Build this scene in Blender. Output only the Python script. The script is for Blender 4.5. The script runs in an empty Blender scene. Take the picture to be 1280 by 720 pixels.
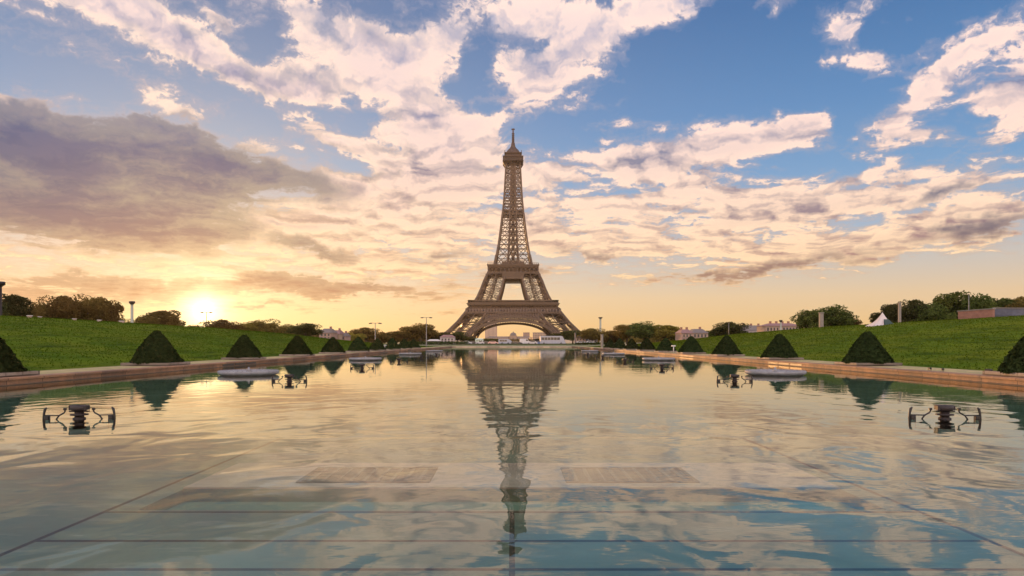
import bpy, bmesh, math, random
import numpy as np
from mathutils import Vector, Matrix, Euler, noise as mnoise
def R(a): return math.radians(a)
S = bpy.context.scene
COL = S.collection
# ------------------------------------------------------------------ camera
F = 1280*24/36          # focal length in pixels of a 1280 wide picture
HY = 427.5              # row of the horizon
CAM_H = 2.0
cam_d = bpy.data.cameras.new('camera')
cam = bpy.data.objects.new('camera', cam_d); COL.objects.link(cam)
cam_d.lens = 24; cam_d.sensor_width = 36; cam_d.shift_y = (HY-360)/1280
cam_d.clip_start = .1; cam_d.clip_end = 30000
cam.location = (0, 0, CAM_H); cam.rotation_euler = (R(90), 0, 0); S.camera = cam
S.cycles.use_denoising = True
S.cycles.max_bounces = 8; S.cycles.transparent_max_bounces = 12
S.cycles.volume_bounces = 0
S.cycles.sample_clamp_indirect = 6
V = S.view_settings
V.view_transform = 'Standard'; V.look = 'None'; V.gamma = 1; V.use_curve_mapping = False
V.exposure = 0
SUN_AZ, SUN_EL = R(-24.3), R(2.4)
# ------------------------------------------------------------------ sky
def lin(c):
    return tuple(((v/255)/12.92 if v/255 <= .04045 else ((v/255+.055)/1.055)**2.4) for v in c[:3])
class NG:
    """small helper to write node graphs as expressions"""
    def __init__(s, nt): s.nt = nt
    def n(s, t, **k):
        x = s.nt.nodes.new(t)
        for a, b in k.items(): setattr(x, a, b)
        return x
    def put(s, sock, v):
        if isinstance(v, bpy.types.NodeSocket): s.nt.links.new(v, sock)
        elif v is not None: sock.default_value = v
    def m(s, op, a, b=None, c=None, clamp=False):
        x = s.n('ShaderNodeMath', operation=op); x.use_clamp = clamp
        s.put(x.inputs[0], a); s.put(x.inputs[1], b); s.put(x.inputs[2], c); return x.outputs[0]
    def vm(s, op, a, b=None, scale=None):
        x = s.n('ShaderNodeVectorMath', operation=op)
        s.put(x.inputs[0], a); s.put(x.inputs[1], b)
        if scale is not None: s.put(x.inputs['Scale'], scale)
        return x.outputs['Value'] if op in ('LENGTH', 'DOT_PRODUCT') else x.outputs[0]
    def xyz(s, x, y, z):
        q = s.n('ShaderNodeCombineXYZ'); s.put(q.inputs[0], x); s.put(q.inputs[1], y); s.put(q.inputs[2], z); return q.outputs[0]
    def sep(s, v):
        q = s.n('ShaderNodeSeparateXYZ'); s.put(q.inputs[0], v); return q.outputs
    def noise(s, v, scale, detail=4, rough=.5, dist=0, lac=2.0, col=False):
        q = s.n('ShaderNodeTexNoise'); s.put(q.inputs['Vector'], v); s.put(q.inputs['Scale'], scale)
        q.inputs['Detail'].default_value = detail; q.inputs['Roughness'].default_value = rough
        q.inputs['Distortion'].default_value = dist; q.inputs['Lacunarity'].default_value = lac
        return q.outputs['Color' if col else 'Fac']
    def ramp(s, f, stops, interp='LINEAR'):
        q = s.n('ShaderNodeValToRGB'); s.put(q.inputs[0], f); e = q.color_ramp; e.interpolation = interp
        while len(e.elements) < len(stops): e.elements.new(.5)
        for el, (p, c) in zip(e.elements, stops):
            el.position = p; el.color = (*c, 1) if not isinstance(c, (int, float)) else (c, c, c, 1)
        return q.outputs[0]
    def mix(s, f, a, b, mode='MIX'):
        q = s.n('ShaderNodeMix', data_type='RGBA', blend_type=mode)
        s.put(q.inputs[0], f)
        for i, v in ((6, a), (7, b)):
            if isinstance(v, (tuple, list)) and len(v) == 3: v = (*v, 1)
            s.put(q.inputs[i], v)
        return q.outputs[2]
    def mr(s, v, a, b, c=0, d=1, smooth=False):
        q = s.n('ShaderNodeMapRange'); q.clamp = True
        if smooth: q.interpolation_type = 'SMOOTHSTEP'
        s.put(q.inputs[0], v)
        for i, k in enumerate((a, b, c, d)): s.put(q.inputs[i+1], k)
        return q.outputs[0]
def build_world():
    w = bpy.data.worlds.new('World'); S.world = w; w.use_nodes = True
    nt = w.node_tree; nt.nodes.clear(); g = NG(nt)
    out = g.n('ShaderNodeOutputWorld'); bg = g.n('ShaderNodeBackground'); bg.inputs[1].default_value = .1
    nt.links.new(bg.outputs[0], out.inputs[0])
    sky = g.n('ShaderNodeTexSky', sky_type='NISHITA', sun_disc=False)
    sky.sun_elevation = SUN_EL; sky.sun_rotation = SUN_AZ; sky.ozone_density = 4; sky.air_density = 1; sky.dust_density = 1
    d = g.n('ShaderNodeTexCoord').outputs['Generated']
    dx, dy, dz = g.sep(d)
    az = g.m('ARCTAN2', dx, dy); el = g.m('ARCSINE', dz)
    elp = g.m('MAXIMUM', el, 0.0)
    # clear air: colour by elevation
    E = lambda deg: (deg/90)**.5
    t = g.m('POWER', g.m('MULTIPLY', elp, 1/R(90)), .5)
    air = g.ramp(t, [(E(0), lin((250, 196, 128))), (E(1.6), lin((252, 208, 148))), (E(3.6), lin((247, 212, 168))),
                     (E(6.3), lin((216, 206, 196))), (E(9), lin((172, 192, 214))), (E(13), lin((128, 171, 214))),
                     (E(18), lin((100, 149, 201))), (E(25), lin((72, 122, 178))), (E(40), lin((58, 104, 166))), (1, lin((56, 98, 158)))])
    # toward the sun the air is warmer and lighter
    sd = (math.sin(SUN_AZ)*math.cos(SUN_EL), math.cos(SUN_AZ)*math.cos(SUN_EL), math.sin(SUN_EL))
    cosg = g.vm('DOT_PRODUCT', d, sd)
    ang = g.m('ARCCOSINE', g.m('MINIMUM', cosg, .999999))
    wide = g.m('EXPONENT', g.m('MULTIPLY', ang, -1/R(13)))
    mid = g.m('EXPONENT', g.m('MULTIPLY', ang, -1/R(1.8)))
    core = g.m('EXPONENT', g.m('MULTIPLY', g.m('POWER', ang, 2), -1/R(.55)**2))
    airw = g.mix(g.m('MULTIPLY', wide, .75, clamp=True), air, lin((255, 226, 168)))
    nish = g.mix(1.0, sky.outputs[0], (.1*.35,)*3, 'MULTIPLY')
    nish = g.mix(1.0, nish, (.26, .24, .2), 'DARKEN')
    airw = g.mix(1.0, g.mix(1.0, airw, (.83,)*3, 'MULTIPLY'), nish, 'ADD')
    # ---- clouds
    warp = g.vm('SUBTRACT', g.noise(d, 9, 5, .6, col=True), (.5, .5, .5))
    wx, wy, wz = g.sep(warp)
    av = g.m('MULTIPLY_ADD', wx, .12, az); ev = g.m('MULTIPLY_ADD', wy, .075, el)
    ae = g.xyz(av, ev, 0.0)
    def blob(px, py, rx, ry, rot=0):
        a = math.atan((px-640)/F); e = math.atan((HY-py)/F*math.cos(a))
        mp = g.n('ShaderNodeMapping', vector_type='TEXTURE'); g.put(mp.inputs[0], ae)
        mp.inputs[1].default_value = (a, e, 0); mp.inputs[2].default_value = (0, 0, R(-rot))
        mp.inputs[3].default_value = (rx/F*math.cos(a)**1.6, ry/F*math.cos(a), 1)
        gr = g.n('ShaderNodeTexGradient', gradient_type='SPHERICAL'); nt.links.new(mp.outputs[0], gr.inputs[0])
        return gr.outputs['Fac']
    def acc(lst, grow=1):
        s = None
        for (x, y, rx, ry, rot, k) in lst:
            rx *= grow; ry *= grow
            b = blob(x, y, rx, ry, rot)
            s = g.m('MULTIPLY', b, k) if s is None else g.m('MULTIPLY_ADD', b, k, s)
        return s
    light = acc(LIGHT_CLOUDS, 1.09); dark = acc(DARK_CLOUDS); hole = acc(HOLES)
    q = g.m('ADD', g.m('MAXIMUM', dz, 0.0), .09)
    pl = g.xyz(g.m('DIVIDE', dx, q), g.m('DIVIDE', dy, q), g.m('MULTIPLY', dz, .6))
    pl = g.vm('ADD', pl, g.vm('SCALE', warp, scale=.5))
    big = g.noise(pl, 1.6, 3, .5)
    body = g.noise(pl, 4.2, 3, .5, .3)
    puff = g.noise(pl, 9.0, 9, .62, .15)
    ps = g.vm('ADD', pl, (-.04, .11, 0))            # the same bodies a step toward the sun
    body2 = g.noise(ps, 4.2, 3, .5, .3)
    inview = g.mr(dy, .3, .62, 0, 1, True)          # the rest of the sky, behind the viewer, has loose cloud everywhere
    base = g.mr(inview, 0, 1, .30, .0)
    darkw = g.mr(g.m('ADD', dark, g.m('MULTIPLY', g.m('SUBTRACT', body, .5), .5)), .12, .55, 0, 1, True)
    darkw = g.m('MULTIPLY', darkw, inview)
    cov = g.m('ADD', g.m('MAXIMUM', light, dark), base)
    cov = g.m('SUBTRACT', cov, g.m('MULTIPLY', hole, .95))
    n1 = g.m('MULTIPLY', g.m('SUBTRACT', body, .5), g.mr(darkw, 0, 1, 1.5, 1.25))
    n2 = g.m('MULTIPLY', g.m('SUBTRACT', puff, .5), g.mr(darkw, 0, 1, 1.5, 1.15))
    dens = g.m('ADD', cov, g.m('ADD', n1, n2))
    dens = g.m('ADD', dens, g.m('MULTIPLY', g.m('SUBTRACT', big, .5), .3))
    alpha = g.mr(dens, .22, .50, 0, 1, True)
    veil = g.m('MULTIPLY', g.mr(dens, -.12, .40, 0, 1, True), .40)
    thick = g.mr(dens, .4, 1.3, 0, 1, True)
    slope = g.m('MULTIPLY', g.m('SUBTRACT', body, body2), 3.4)
    lit = g.m('ADD', .80, slope, clamp=True)
    lit = g.m('ADD', lit, g.m('MULTIPLY', g.m('SUBTRACT', puff, .5), .5), clamp=True)
    lit = g.m('SUBTRACT', lit, g.m('MULTIPLY', thick, .15), clamp=True)
    litc = g.ramp(t, [(E(0), lin((255, 206, 120))), (E(3), lin((255, 214, 150))), (E(6), lin((255, 219, 172))), (E(10), lin((254, 220, 190))),
                      (E(16), lin((252, 221, 205))), (E(26), lin((253, 225, 212))), (1, lin((250, 232, 225)))])
    shc = g.ramp(t, [(E(0), lin((240, 165, 90))), (E(3), lin((228, 160, 108))), (E(6), lin((176, 134, 120))), (E(10), lin((150, 132, 138))),
                     (E(14), lin((126, 128, 150))), (E(20), lin((124, 140, 176))), (E(30), lin((146, 162, 196))), (1, lin((160, 168, 190)))])
    shc = g.mix(g.m('MULTIPLY', wide, .45, clamp=True), shc, lin((244, 182, 112)))
    cl = g.mix(lit, shc, litc)
    dkc = g.ramp(t, [(E(0), lin((240, 165, 90))), (E(3), lin((222, 152, 104))), (E(5.5), lin((166, 124, 108))), (E(8), lin((118, 106, 118))), (E(11), lin((86, 102, 130))),
                     (E(14), lin((68, 98, 138))), (E(19), lin((84, 120, 168))), (1, lin((140, 150, 180)))])
    dkc = g.mix(g.m('MULTIPLY', g.m('POWER', wide, 1.6), .5, clamp=True), dkc, lin((236, 168, 104)))
    dkc = g.mix(1.0, dkc, (.80, .86, .94), 'MULTIPLY')
    cd = g.mix(g.m('MULTIPLY', g.m('POWER', lit, 2.0), .05), dkc, litc)
    cl = g.mix(1.0, cl, (1.10, 1.10, 1.13), 'MULTIPLY')
    cl = g.mix(darkw, cl, cd)
    # edges near the sun burn out
    cl = g.mix(g.m('MULTIPLY', g.m('MULTIPLY', wide, g.m('SUBTRACT', 1.0, thick)), .6, clamp=True), cl, lin((255, 232, 176)))
    low = g.mr(el, R(.4), R(3.2), .15, 1, True)     # clouds thin out into the horizon band
    vcol = g.mix(.45, shc, litc)
    airv = g.mix(g.m('MULTIPLY', veil, low), airw, vcol)
    col = g.mix(g.m('MULTIPLY', alpha, low), airv, cl)
    # the sun itself behind thin cloud
    glow = g.mix(g.m('MULTIPLY', mid, 1.0), (0, 0, 0), (1.1, .78, .38))
    soft = g.m('EXPONENT', g.m('MULTIPLY', g.m('POWER', ang, 2), -1/R(1.35)**2))
    glow = g.mix(1.0, glow, g.mix(g.m('MINIMUM', soft, 1.0), (0, 0, 0), (.9, .75, .45)), 'ADD')
    glow = g.mix(g.m('MULTIPLY', core, g.mr(puff, .25, .6, 1, .6)), glow, (1.5, 1.35, 1.0))
    col = g.mix(1.0, col, glow, 'ADD')
    col = g.mix(g.mr(dy, -.2, .42, 1, 0, True), col, g.mix(1.0, col, (SKY_BACK_FILL*1.08, SKY_BACK_FILL, SKY_BACK_FILL*.86), 'MULTIPLY'))
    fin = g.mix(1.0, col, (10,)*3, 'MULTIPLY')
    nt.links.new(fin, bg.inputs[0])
SKY_BACK_FILL = 4.8  # unseen sky behind and overhead, brightened as added fill light
#            px,  py,  rx,  ry, tilt, weight       (places in the sky as seen in the photograph, turned into bearings)
LIGHT_CLOUDS = [
    (120, 10, 150, 34, 14, .9), (215, 45, 150, 44, 18, .95), (290, 78, 80, 26, 22, .7), (455, 95, 150, 62, -6, 1.0), (520, 62, 90, 40, -10, .6), (400, 20, 100, 40, 10, .75), (360, 112, 60, 30, 10, .4), (650, 22, 130, 48, 0, 1.0), (720, 40, 90, 34, 10, .6), (790, 14, 120, 36, -12, .65), (870, 2, 70, 18, -8, .4),
    (665, 105, 100, 42, -6, .9), (700, 82, 70, 26, 0, .4), (205, 128, 90, 24, 16, .7), (95, 116, 34, 10, 8, .45), (395, 165, 90, 16, 20, .75), (440, 190, 60, 16, 30, .4), (520, 150, 70, 44, 14, .85), (560, 195, 110, 56, 6, .85), (560, 245, 150, 54, 0, .7),
    (690, 210, 56, 34, 0, .75), (860, 190, 170, 40, -3, .95), (800, 205, 70, 24, 0, .5), (950, 172, 90, 24, -8, .6), (1000, 156, 40, 14, -10, .6), (787, 147, 30, 11, 0, .55), (740, 132, 18, 10, 0, .45), (1150, 122, 92, 30, -18, .95), (1215, 66, 60, 18, -25, .8),
    (1262, 105, 62, 40, -30, .9), (1245, 165, 80, 20, -14, .7), (1140, 164, 54, 14, -6, .65), (1065, 80, 66, 18, 4, .85), (1050, 44, 36, 26, -10, .75), (990, 10, 40, 22, 0, .6), (1197, 20, 20, 8, 0, .45), (1155, 206, 40, 10, -6, .6),
    (1090, 202, 60, 12, -4, .5), (1060, 245, 200, 30, -9, .75), (880, 240, 120, 30, 6, .7), (740, 245, 100, 34, 0, .5), (820, 292, 190, 36, 0, .55), (985, 268, 150, 24, -6, .6), (420, 245, 160, 44, 0, .75), (470, 300, 260, 44, 0, .75), (330, 285, 160, 36, 0, .4), (690, 285, 160, 40, 0, .45), (920, 305, 120, 20, -4, .4), (1180, 268, 140, 22, -8, .6),
    (1090, 306, 240, 30, -8, .6), (960, 322, 160, 22, -5, .5), (1220, 262, 120, 22, -9, .5), (760, 315, 160, 20, 0, .4), (600, 160, 60, 26, 0, .4), (510, 215, 110, 50, 0, .4), (400, 210, 60, 18, 20, .35), (1000, 225, 120, 22, -6, .45), (1180, 240, 120, 20, -10, .5), (860, 262, 160, 26, 0, .35), (30, 20, 60, 10, 15, .3),
    (220, 328, 340, 22, 0, .6), (520, 335, 200, 16, 0, .45), (1150, 290, 180, 24, -8, .5)]
DARK_CLOUDS = [
    (90, 215, 300, 90, 4, 1.2), (310, 215, 190, 50, 12, .85), (40, 165, 170, 46, 4, .65), (160, 146, 150, 18, 8, .4), (130, 285, 320, 52, 0, .85), (1190, 286, 220, 22, -9, .30), (1000, 332, 210, 18, -5, .38),
    (860, 343, 150, 15, -3, .36), (1250, 275, 120, 20, -10, .28), (190, 358, 320, 20, 0, .85), (60, 376, 170, 18, 0, .5), (430, 360, 230, 20, 0, .7), (400, 316, 80, 14, 6, .7), (640, 345, 140, 14, 0, .5), (325, 387, 90, 8, 0, .65), (560, 388, 90, 8, 0, .4), (470, 40, 90, 26, 25, .3), (280, 22, 90, 18, 20, .4), (1180, 238, 90, 12, -10, .45), (560, 322, 120, 14, 0, .4), (750, 318, 120, 14, 0, .4), (530, 165, 60, 14, 12, .3)]
HOLES = [(332, 40, 20, 70, 22, .55), (592, 70, 24, 56, 15, .5), (560, 118, 70, 14, -22, .5), (385, 142, 90, 15, 8, .5), (685, 60, 80, 9, -4, .3), (470, 128, 60, 12, -12, .45), (610, 125, 40, 24, 0, .35), (700, 235, 50, 12, 0, .4), (620, 215, 50, 12, -10, .3), (1080, 228, 120, 9, -9, .35), (930, 290, 90, 9, -4, .35), (60, 88, 150, 34, 14, .7), (240, 92, 130, 20, 18, .6), (330, 130, 90, 24, 18, .5), (330, 22, 30, 40, 20, .3), (470, 150, 50, 18, -20, .45), (440, 210, 50, 14, 30, .35), (590, 75, 30, 34, 20, .45), (600, 132, 50, 12, -10, .3), (860, 85, 170, 62, 0, .9), (960, 60, 120, 110, 0, .55), (740, 165, 90, 30, 0, .5), (1180, 25, 90, 20, -20, .6), (1110, 45, 50, 40, 0, .4), (1060, 130, 70, 40, 0, .6), (1200, 190, 80, 14, -10, .5), (1010, 215, 90, 14, -6, .4), (780, 232, 70, 14, 0, .45), (760, 270, 60, 12, 0, .3), (900, 270, 60, 10, 0, .35), (640, 165, 40, 20, 0, .3),
    (960, 372, 420, 24, 0, 1.0), (1190, 345, 200, 34, -6, .7), (480, 377, 140, 12, 0, .4), (470, 402, 240, 18, 0, .8), (800, 400, 300, 22, 0, .7)]
build_world()
# ------------------------------------------------------------------ sun
sl = bpy.data.lights.new('sun', 'SUN'); sl.energy = 5.0; sl.angle = R(.6); sl.color = (1, .50, .19)
so = bpy.data.objects.new('sun', sl); COL.objects.link(so)
sdir = Vector((math.sin(SUN_AZ)*math.cos(SUN_EL), math.cos(SUN_AZ)*math.cos(SUN_EL), math.sin(SUN_EL)))
so.rotation_euler = sdir.to_track_quat('Z', 'Y').to_euler(); so.location = (-60, 80, 60)
# ------------------------------------------------------------------ helpers
random.seed(5); RNG = np.random.default_rng(7)
def at(px, py, Y):                     # a place in the photo, at depth Y
    return Vector(((px-640)/F*Y, Y, CAM_H+(HY-py)/F*Y))
def zrow(py, Y): return CAM_H+(HY-py)/F*Y
class MB:
    def __init__(s): s.v = []; s.f = []; s.mi = []; s.sm = []
    def add(s, vs, fs, mi=0, smooth=False):
        o = len(s.v); s.v += [tuple(p) for p in vs]
        for f in fs: s.f.append([o+i for i in f]); s.mi.append(mi); s.sm.append(smooth)
    def box(s, lo, hi, mi=0, M=None):
        (a, b, c), (d, e, f) = lo, hi
        vs = [Vector(p) for p in ((a,b,c),(d,b,c),(d,e,c),(a,e,c),(a,b,f),(d,b,f),(d,e,f),(a,e,f))]
        if M is not None: vs = [M @ p for p in vs]
        s.add(vs, [(3,2,1,0),(4,5,6,7),(0,1,5,4),(1,2,6,5),(2,3,7,6),(3,0,4,7)], mi)
    def bbox(s, lo, hi, b, mi=0, M=None):      # a box with chamfered top and side edges
        (x0,y0,z0),(x1,y1,z1) = lo, hi
        def ring(i, z): return [(x0+i,y0+b,z),(x0+b,y0+i,z),(x1-b,y0+i,z),(x1-i,y0+b,z),(x1-i,y1-b,z),(x1-b,y1-i,z),(x0+b,y1-i,z),(x0+i,y1-b,z)]
        rings = [ring(0,z0), ring(0,z1-b), ring(b*.8,z1)]
        vs = [Vector(p) for r in rings for p in r]
        if M is not None: vs = [M @ p for p in vs]
        fs = [tuple(range(7,-1,-1)), tuple(range(16,24))]
        for k in (0,1):
            for i in range(8): j=(i+1)%8; fs.append((k*8+i,k*8+j,k*8+8+j,k*8+8+i))
        s.add(vs, fs, mi)
    def bar(s, p, q, w, h=None, mi=0):
        p, q = Vector(p), Vector(q); d = (q-p)
        if d.length < 1e-6: return
        d.normalize(); up = Vector((0,0,1)) if abs(d.z) < .97 else Vector((0,1,0))
        a = d.cross(up).normalized(); b = a.cross(d).normalized(); h = w if h is None else h
        a *= w/2; b *= h/2
        vs = [p-a-b,p+a-b,p+a+b,p-a+b,q-a-b,q+a-b,q+a+b,q-a+b]
        s.add(vs, [(3,2,1,0),(4,5,6,7),(0,1,5,4),(1,2,6,5),(2,3,7,6),(3,0,4,7)], mi)
    def tube(s, pts, r, n=8, mi=0):
        pts = [Vector(p) for p in pts]; rs = r if isinstance(r, (list, tuple)) else [r]*len(pts)
        vs = []; fs = []; prev = None
        for i, p in enumerate(pts):
            d = (pts[min(i+1,len(pts)-1)]-pts[max(i-1,0)]).normalized()
            up = Vector((0,0,1)) if abs(d.z) < .9 else Vector((0,1,0))
            a = d.cross(up).normalized() if prev is None else (prev-d*prev.dot(d)).normalized(); prev = a; b = d.cross(a)
            for k in range(n):
                t = 2*math.pi*k/n; vs.append(p+(a*math.cos(t)+b*math.sin(t))*rs[i])
        for i in range(len(pts)-1):
            for k in range(n): j=(k+1)%n; fs.append((i*n+k,i*n+j,i*n+n+j,i*n+n+k))
        fs.append(tuple(range(n-1,-1,-1))); m=(len(pts)-1)*n; fs.append(tuple(range(m,m+n)))
        s.add(vs, fs, mi, True)
    def lathe(s, prof, n=24, c=(0,0,0), mi=0, smooth=True):
        vs = []; fs = []
        for r, z in prof:
            for k in range(n):
                t = 2*math.pi*k/n; vs.append((c[0]+r*math.cos(t), c[1]+r*math.sin(t), c[2]+z))
        for i in range(len(prof)-1):
            for k in range(n): j=(k+1)%n; fs.append((i*n+k,i*n+j,i*n+n+j,i*n+n+k))
        fs.append(tuple(range(n-1,-1,-1))); m=(len(prof)-1)*n; fs.append(tuple(range(m,m+n)))
        s.add(vs, fs, mi, smooth)
    def prism(s, pts, y0, y1, mi=0, M=None):    # outline in x,z pushed along y
        n = len(pts); vs = [Vector((x,y0,z)) for x,z in pts]+[Vector((x,y1,z)) for x,z in pts]
        if M is not None: vs = [M @ p for p in vs]
        fs = [tuple(range(n)), tuple(range(2*n-1,n-1,-1))]
        for i in range(n): j=(i+1)%n; fs.append((j,i,n+i,n+j))
        s.add(vs, fs, mi)
    def build(s, name, mat, parent=None, loc=(0,0,0), fix=True):
        me = bpy.data.meshes.new(name); me.from_pydata(s.v, [], s.f)
        for m in (mat if isinstance(mat, (list, tuple)) else [mat]): me.materials.append(m)
        me.polygons.foreach_set('material_index', s.mi); me.polygons.foreach_set('use_smooth', s.sm)
        me.update()
        if fix:
            bm = bmesh.new(); bm.from_mesh(me); bmesh.ops.recalc_face_normals(bm, faces=bm.faces); bm.to_mesh(me); bm.free()
        o = bpy.data.objects.new(name, me); COL.objects.link(o); o.location = loc
        if parent is not None: o.parent = parent
        return o
def tag(o, label=None, cat=None, group=None, kind=None):
    for k, v in (('label', label), ('category', cat), ('group', group), ('kind', kind)):
        if v: o[k] = v
    return o
def empty(name, loc, label=None, cat=None, group=None, rz=0):
    o = bpy.data.objects.new(name, None); COL.objects.link(o); o.location = loc; o.rotation_euler = (0,0,rz); o.empty_display_size = .3
    return tag(o, label, cat, group)
def copy_tree(o, parent=None):
    c = o.copy(); COL.objects.link(c)
    if parent is not None: c.parent = parent
    for ch in list(o.children): copy_tree(ch, c)
    return c
def quad_mesh(name, c, u, v, mat):
    n = len(c); V4 = np.stack([c-u-v, c+u-v, c+u+v, c-u+v], 1).reshape(-1,3)
    me = bpy.data.meshes.new(name)
    me.vertices.add(4*n); me.vertices.foreach_set('co', V4.astype(np.float32).ravel())
    me.loops.add(4*n); me.loops.foreach_set('vertex_index', np.arange(4*n, dtype=np.int32))
    me.polygons.add(n); me.polygons.foreach_set('loop_start', np.arange(0,4*n,4, dtype=np.int32))
    me.polygons.foreach_set('loop_total', np.full(n,4,dtype=np.int32))
    me.materials.append(mat); me.update(calc_edges=True); me.validate()
    return me
# ------------------------------------------------------------------ materials
def new_mat(name):
    m = bpy.data.materials.new(name); m.use_nodes = True; nt = m.node_tree; nt.nodes.clear()
    g = NG(nt); out = g.n('ShaderNodeOutputMaterial'); return m, g, out
def mat(name, c, rough=.7, var=.25, scale=3, bump=.0, metal=0, c2=None, spec=.4, vec='Object', stretch=None, detail=5):
    """plain surface with uneven colour, roughness and a fine bump"""
    m, g, out = new_mat(name); p = g.n('ShaderNodeBsdfPrincipled')
    co = g.n('ShaderNodeTexCoord').outputs['Object'] if vec == 'Object' else g.n('ShaderNodeNewGeometry').outputs['Position']
    if stretch: co = g.vm('MULTIPLY', co, stretch)
    nz = g.noise(co, scale, detail, .6); c2 = c2 or tuple(x*(1-var) for x in c)
    hi = tuple(min(1, x*(1+var*.6)) for x in c)
    g.put(p.inputs['Base Color'], g.mix(g.mr(nz, .3, .7), c2, hi))
    g.put(p.inputs['Roughness'], g.mr(nz, .2, .8, max(.05, rough-.1), min(1, rough+.1)))
    p.inputs['Metallic'].default_value = metal; p.inputs['Specular IOR Level'].default_value = spec
    if bump:
        b = g.n('ShaderNodeBump'); b.inputs['Strength'].default_value = bump; b.inputs['Distance'].default_value = .02
        g.put(b.inputs['Height'], g.noise(co, scale*6, 4)); g.put(p.inputs['Normal'], b.outputs[0])
    g.put(out.inputs[0], p.outputs[0]); return m
def leaf_mat(name, c, c2, trans=.35, scale=1.2):
    m, g, out = new_mat(name)
    pos = g.n('ShaderNodeNewGeometry').outputs['Position']; oi = g.n('ShaderNodeObjectInfo').outputs['Random']
    nz = g.noise(pos, scale, 4, .7)
    col = g.mix(g.mr(nz, .28, .72), c2, c)
    hs = g.n('ShaderNodeHueSaturation'); g.put(hs.inputs['Color'], col)
    g.put(hs.inputs['Hue'], g.mr(oi, 0, 1, .475, .515)); g.put(hs.inputs['Value'], g.mr(oi, 0, 1, .75, 1.25))
    d = g.n('ShaderNodeBsdfDiffuse'); t = g.n('ShaderNodeBsdfTranslucent'); mx = g.n('ShaderNodeMixShader')
    g.put(d.inputs[0], hs.outputs[0]); g.put(t.inputs[0], hs.outputs[0]); mx.inputs[0].default_value = trans
    g.put(mx.inputs[1], d.outputs[0]); g.put(mx.inputs[2], t.outputs[0]); g.put(out.inputs[0], mx.outputs[0]); return m
def lawn_mat():
    m, g, out = new_mat('lawn'); pos = g.n('ShaderNodeNewGeometry').outputs['Position']
    p = g.n('ShaderNodeBsdfPrincipled')
    a = g.noise(pos, .12, 4, .6); b = g.noise(pos, 1.1, 6, .7); c = g.noise(g.vm('MULTIPLY', pos, (1, .35, 1)), 5, 4, .7)
    col = g.mix(g.mr(b, .3, .7), (0.027, 0.056, 0.003), (0.052, 0.087, 0.004))
    col = g.mix(g.mr(a, .40, .66), col, (0.071, 0.091, 0.006))
    col = g.mix(g.m('MULTIPLY', g.mr(c, .52, .75), .6), col, (0.017, 0.036, 0.002))
    st = g.noise(g.vm('MULTIPLY', pos, (1.3, .22, 1)), .75, 5, .65, .5)  # mown streaks and the shading of bumps, both put into the colour
    col = g.mix(g.mr(st, .50, .68), col, (0.013, 0.030, 0.002)); col = g.mix(g.m('MULTIPLY', g.mr(st, .46, .32), .7), col, (0.069, 0.101, 0.005))
    g.put(p.inputs['Base Color'], col); p.inputs['Roughness'].default_value = .95; p.inputs['Specular IOR Level'].default_value = .03
    bp = g.n('ShaderNodeBump'); bp.inputs['Strength'].default_value = .7; bp.inputs['Distance'].default_value = .12
    g.put(bp.inputs['Height'], g.m('ADD', c, b)); g.put(p.inputs['Normal'], bp.outputs[0]); g.put(out.inputs[0], p.outputs[0]); return m
def stone_mat(name, c, c2, block=(2.4, .5), dark=.45, axis='Y', rough=.75):
    """blocks of cut stone with joints, stains running down"""
    m, g, out = new_mat(name); pos = g.n('ShaderNodeNewGeometry').outputs['Position']; p = g.n('ShaderNodeBsdfPrincipled')
    x, y, z = g.sep(pos); al = y if axis == 'Y' else x
    br = g.n('ShaderNodeTexBrick'); g.put(br.inputs['Vector'], g.xyz(al, z, 0.0)); br.inputs['Scale'].default_value = 1
    br.inputs['Brick Width'].default_value = block[0]; br.inputs['Row Height'].default_value = block[1]; br.inputs['Mortar Size'].default_value = .022
    br.inputs['Color1'].default_value = (1,1,1,1); br.inputs['Color2'].default_value = (.52,.5,.48,1); br.inputs['Mortar'].default_value = (.25,.22,.2,1); br.offset = 0
    nz = g.noise(pos, 1.3, 6, .65); st = g.noise(g.vm('MULTIPLY', pos, (2, 2, .35)), 2.2, 5, .6)
    col = g.mix(g.mr(nz, .3, .7), c2, c); col = g.mix(1.0, col, br.outputs[0], 'MULTIPLY')
    col = g.mix(g.m('MULTIPLY', g.mr(st, .5, .75), dark), col, (.05, .045, .03))
    wet = g.mr(g.m('ADD', z, g.m('MULTIPLY', g.m('SUBTRACT', nz, .5), .12)), .02, .075, 1, 0, True)      # tide mark at the waterline
    col = g.mix(g.m('MULTIPLY', wet, .65), col, (.035, .034, .022))
    g.put(p.inputs['Base Color'], col); p.inputs['Roughness'].default_value = rough
    b = g.n('ShaderNodeBump'); b.inputs['Strength'].default_value = .5; b.inputs['Distance'].default_value = .02
    g.put(b.inputs['Height'], g.noise(pos, 14, 5)); g.put(p.inputs['Normal'], b.outputs[0]); g.put(out.inputs[0], p.outputs[0]); return m
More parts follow.
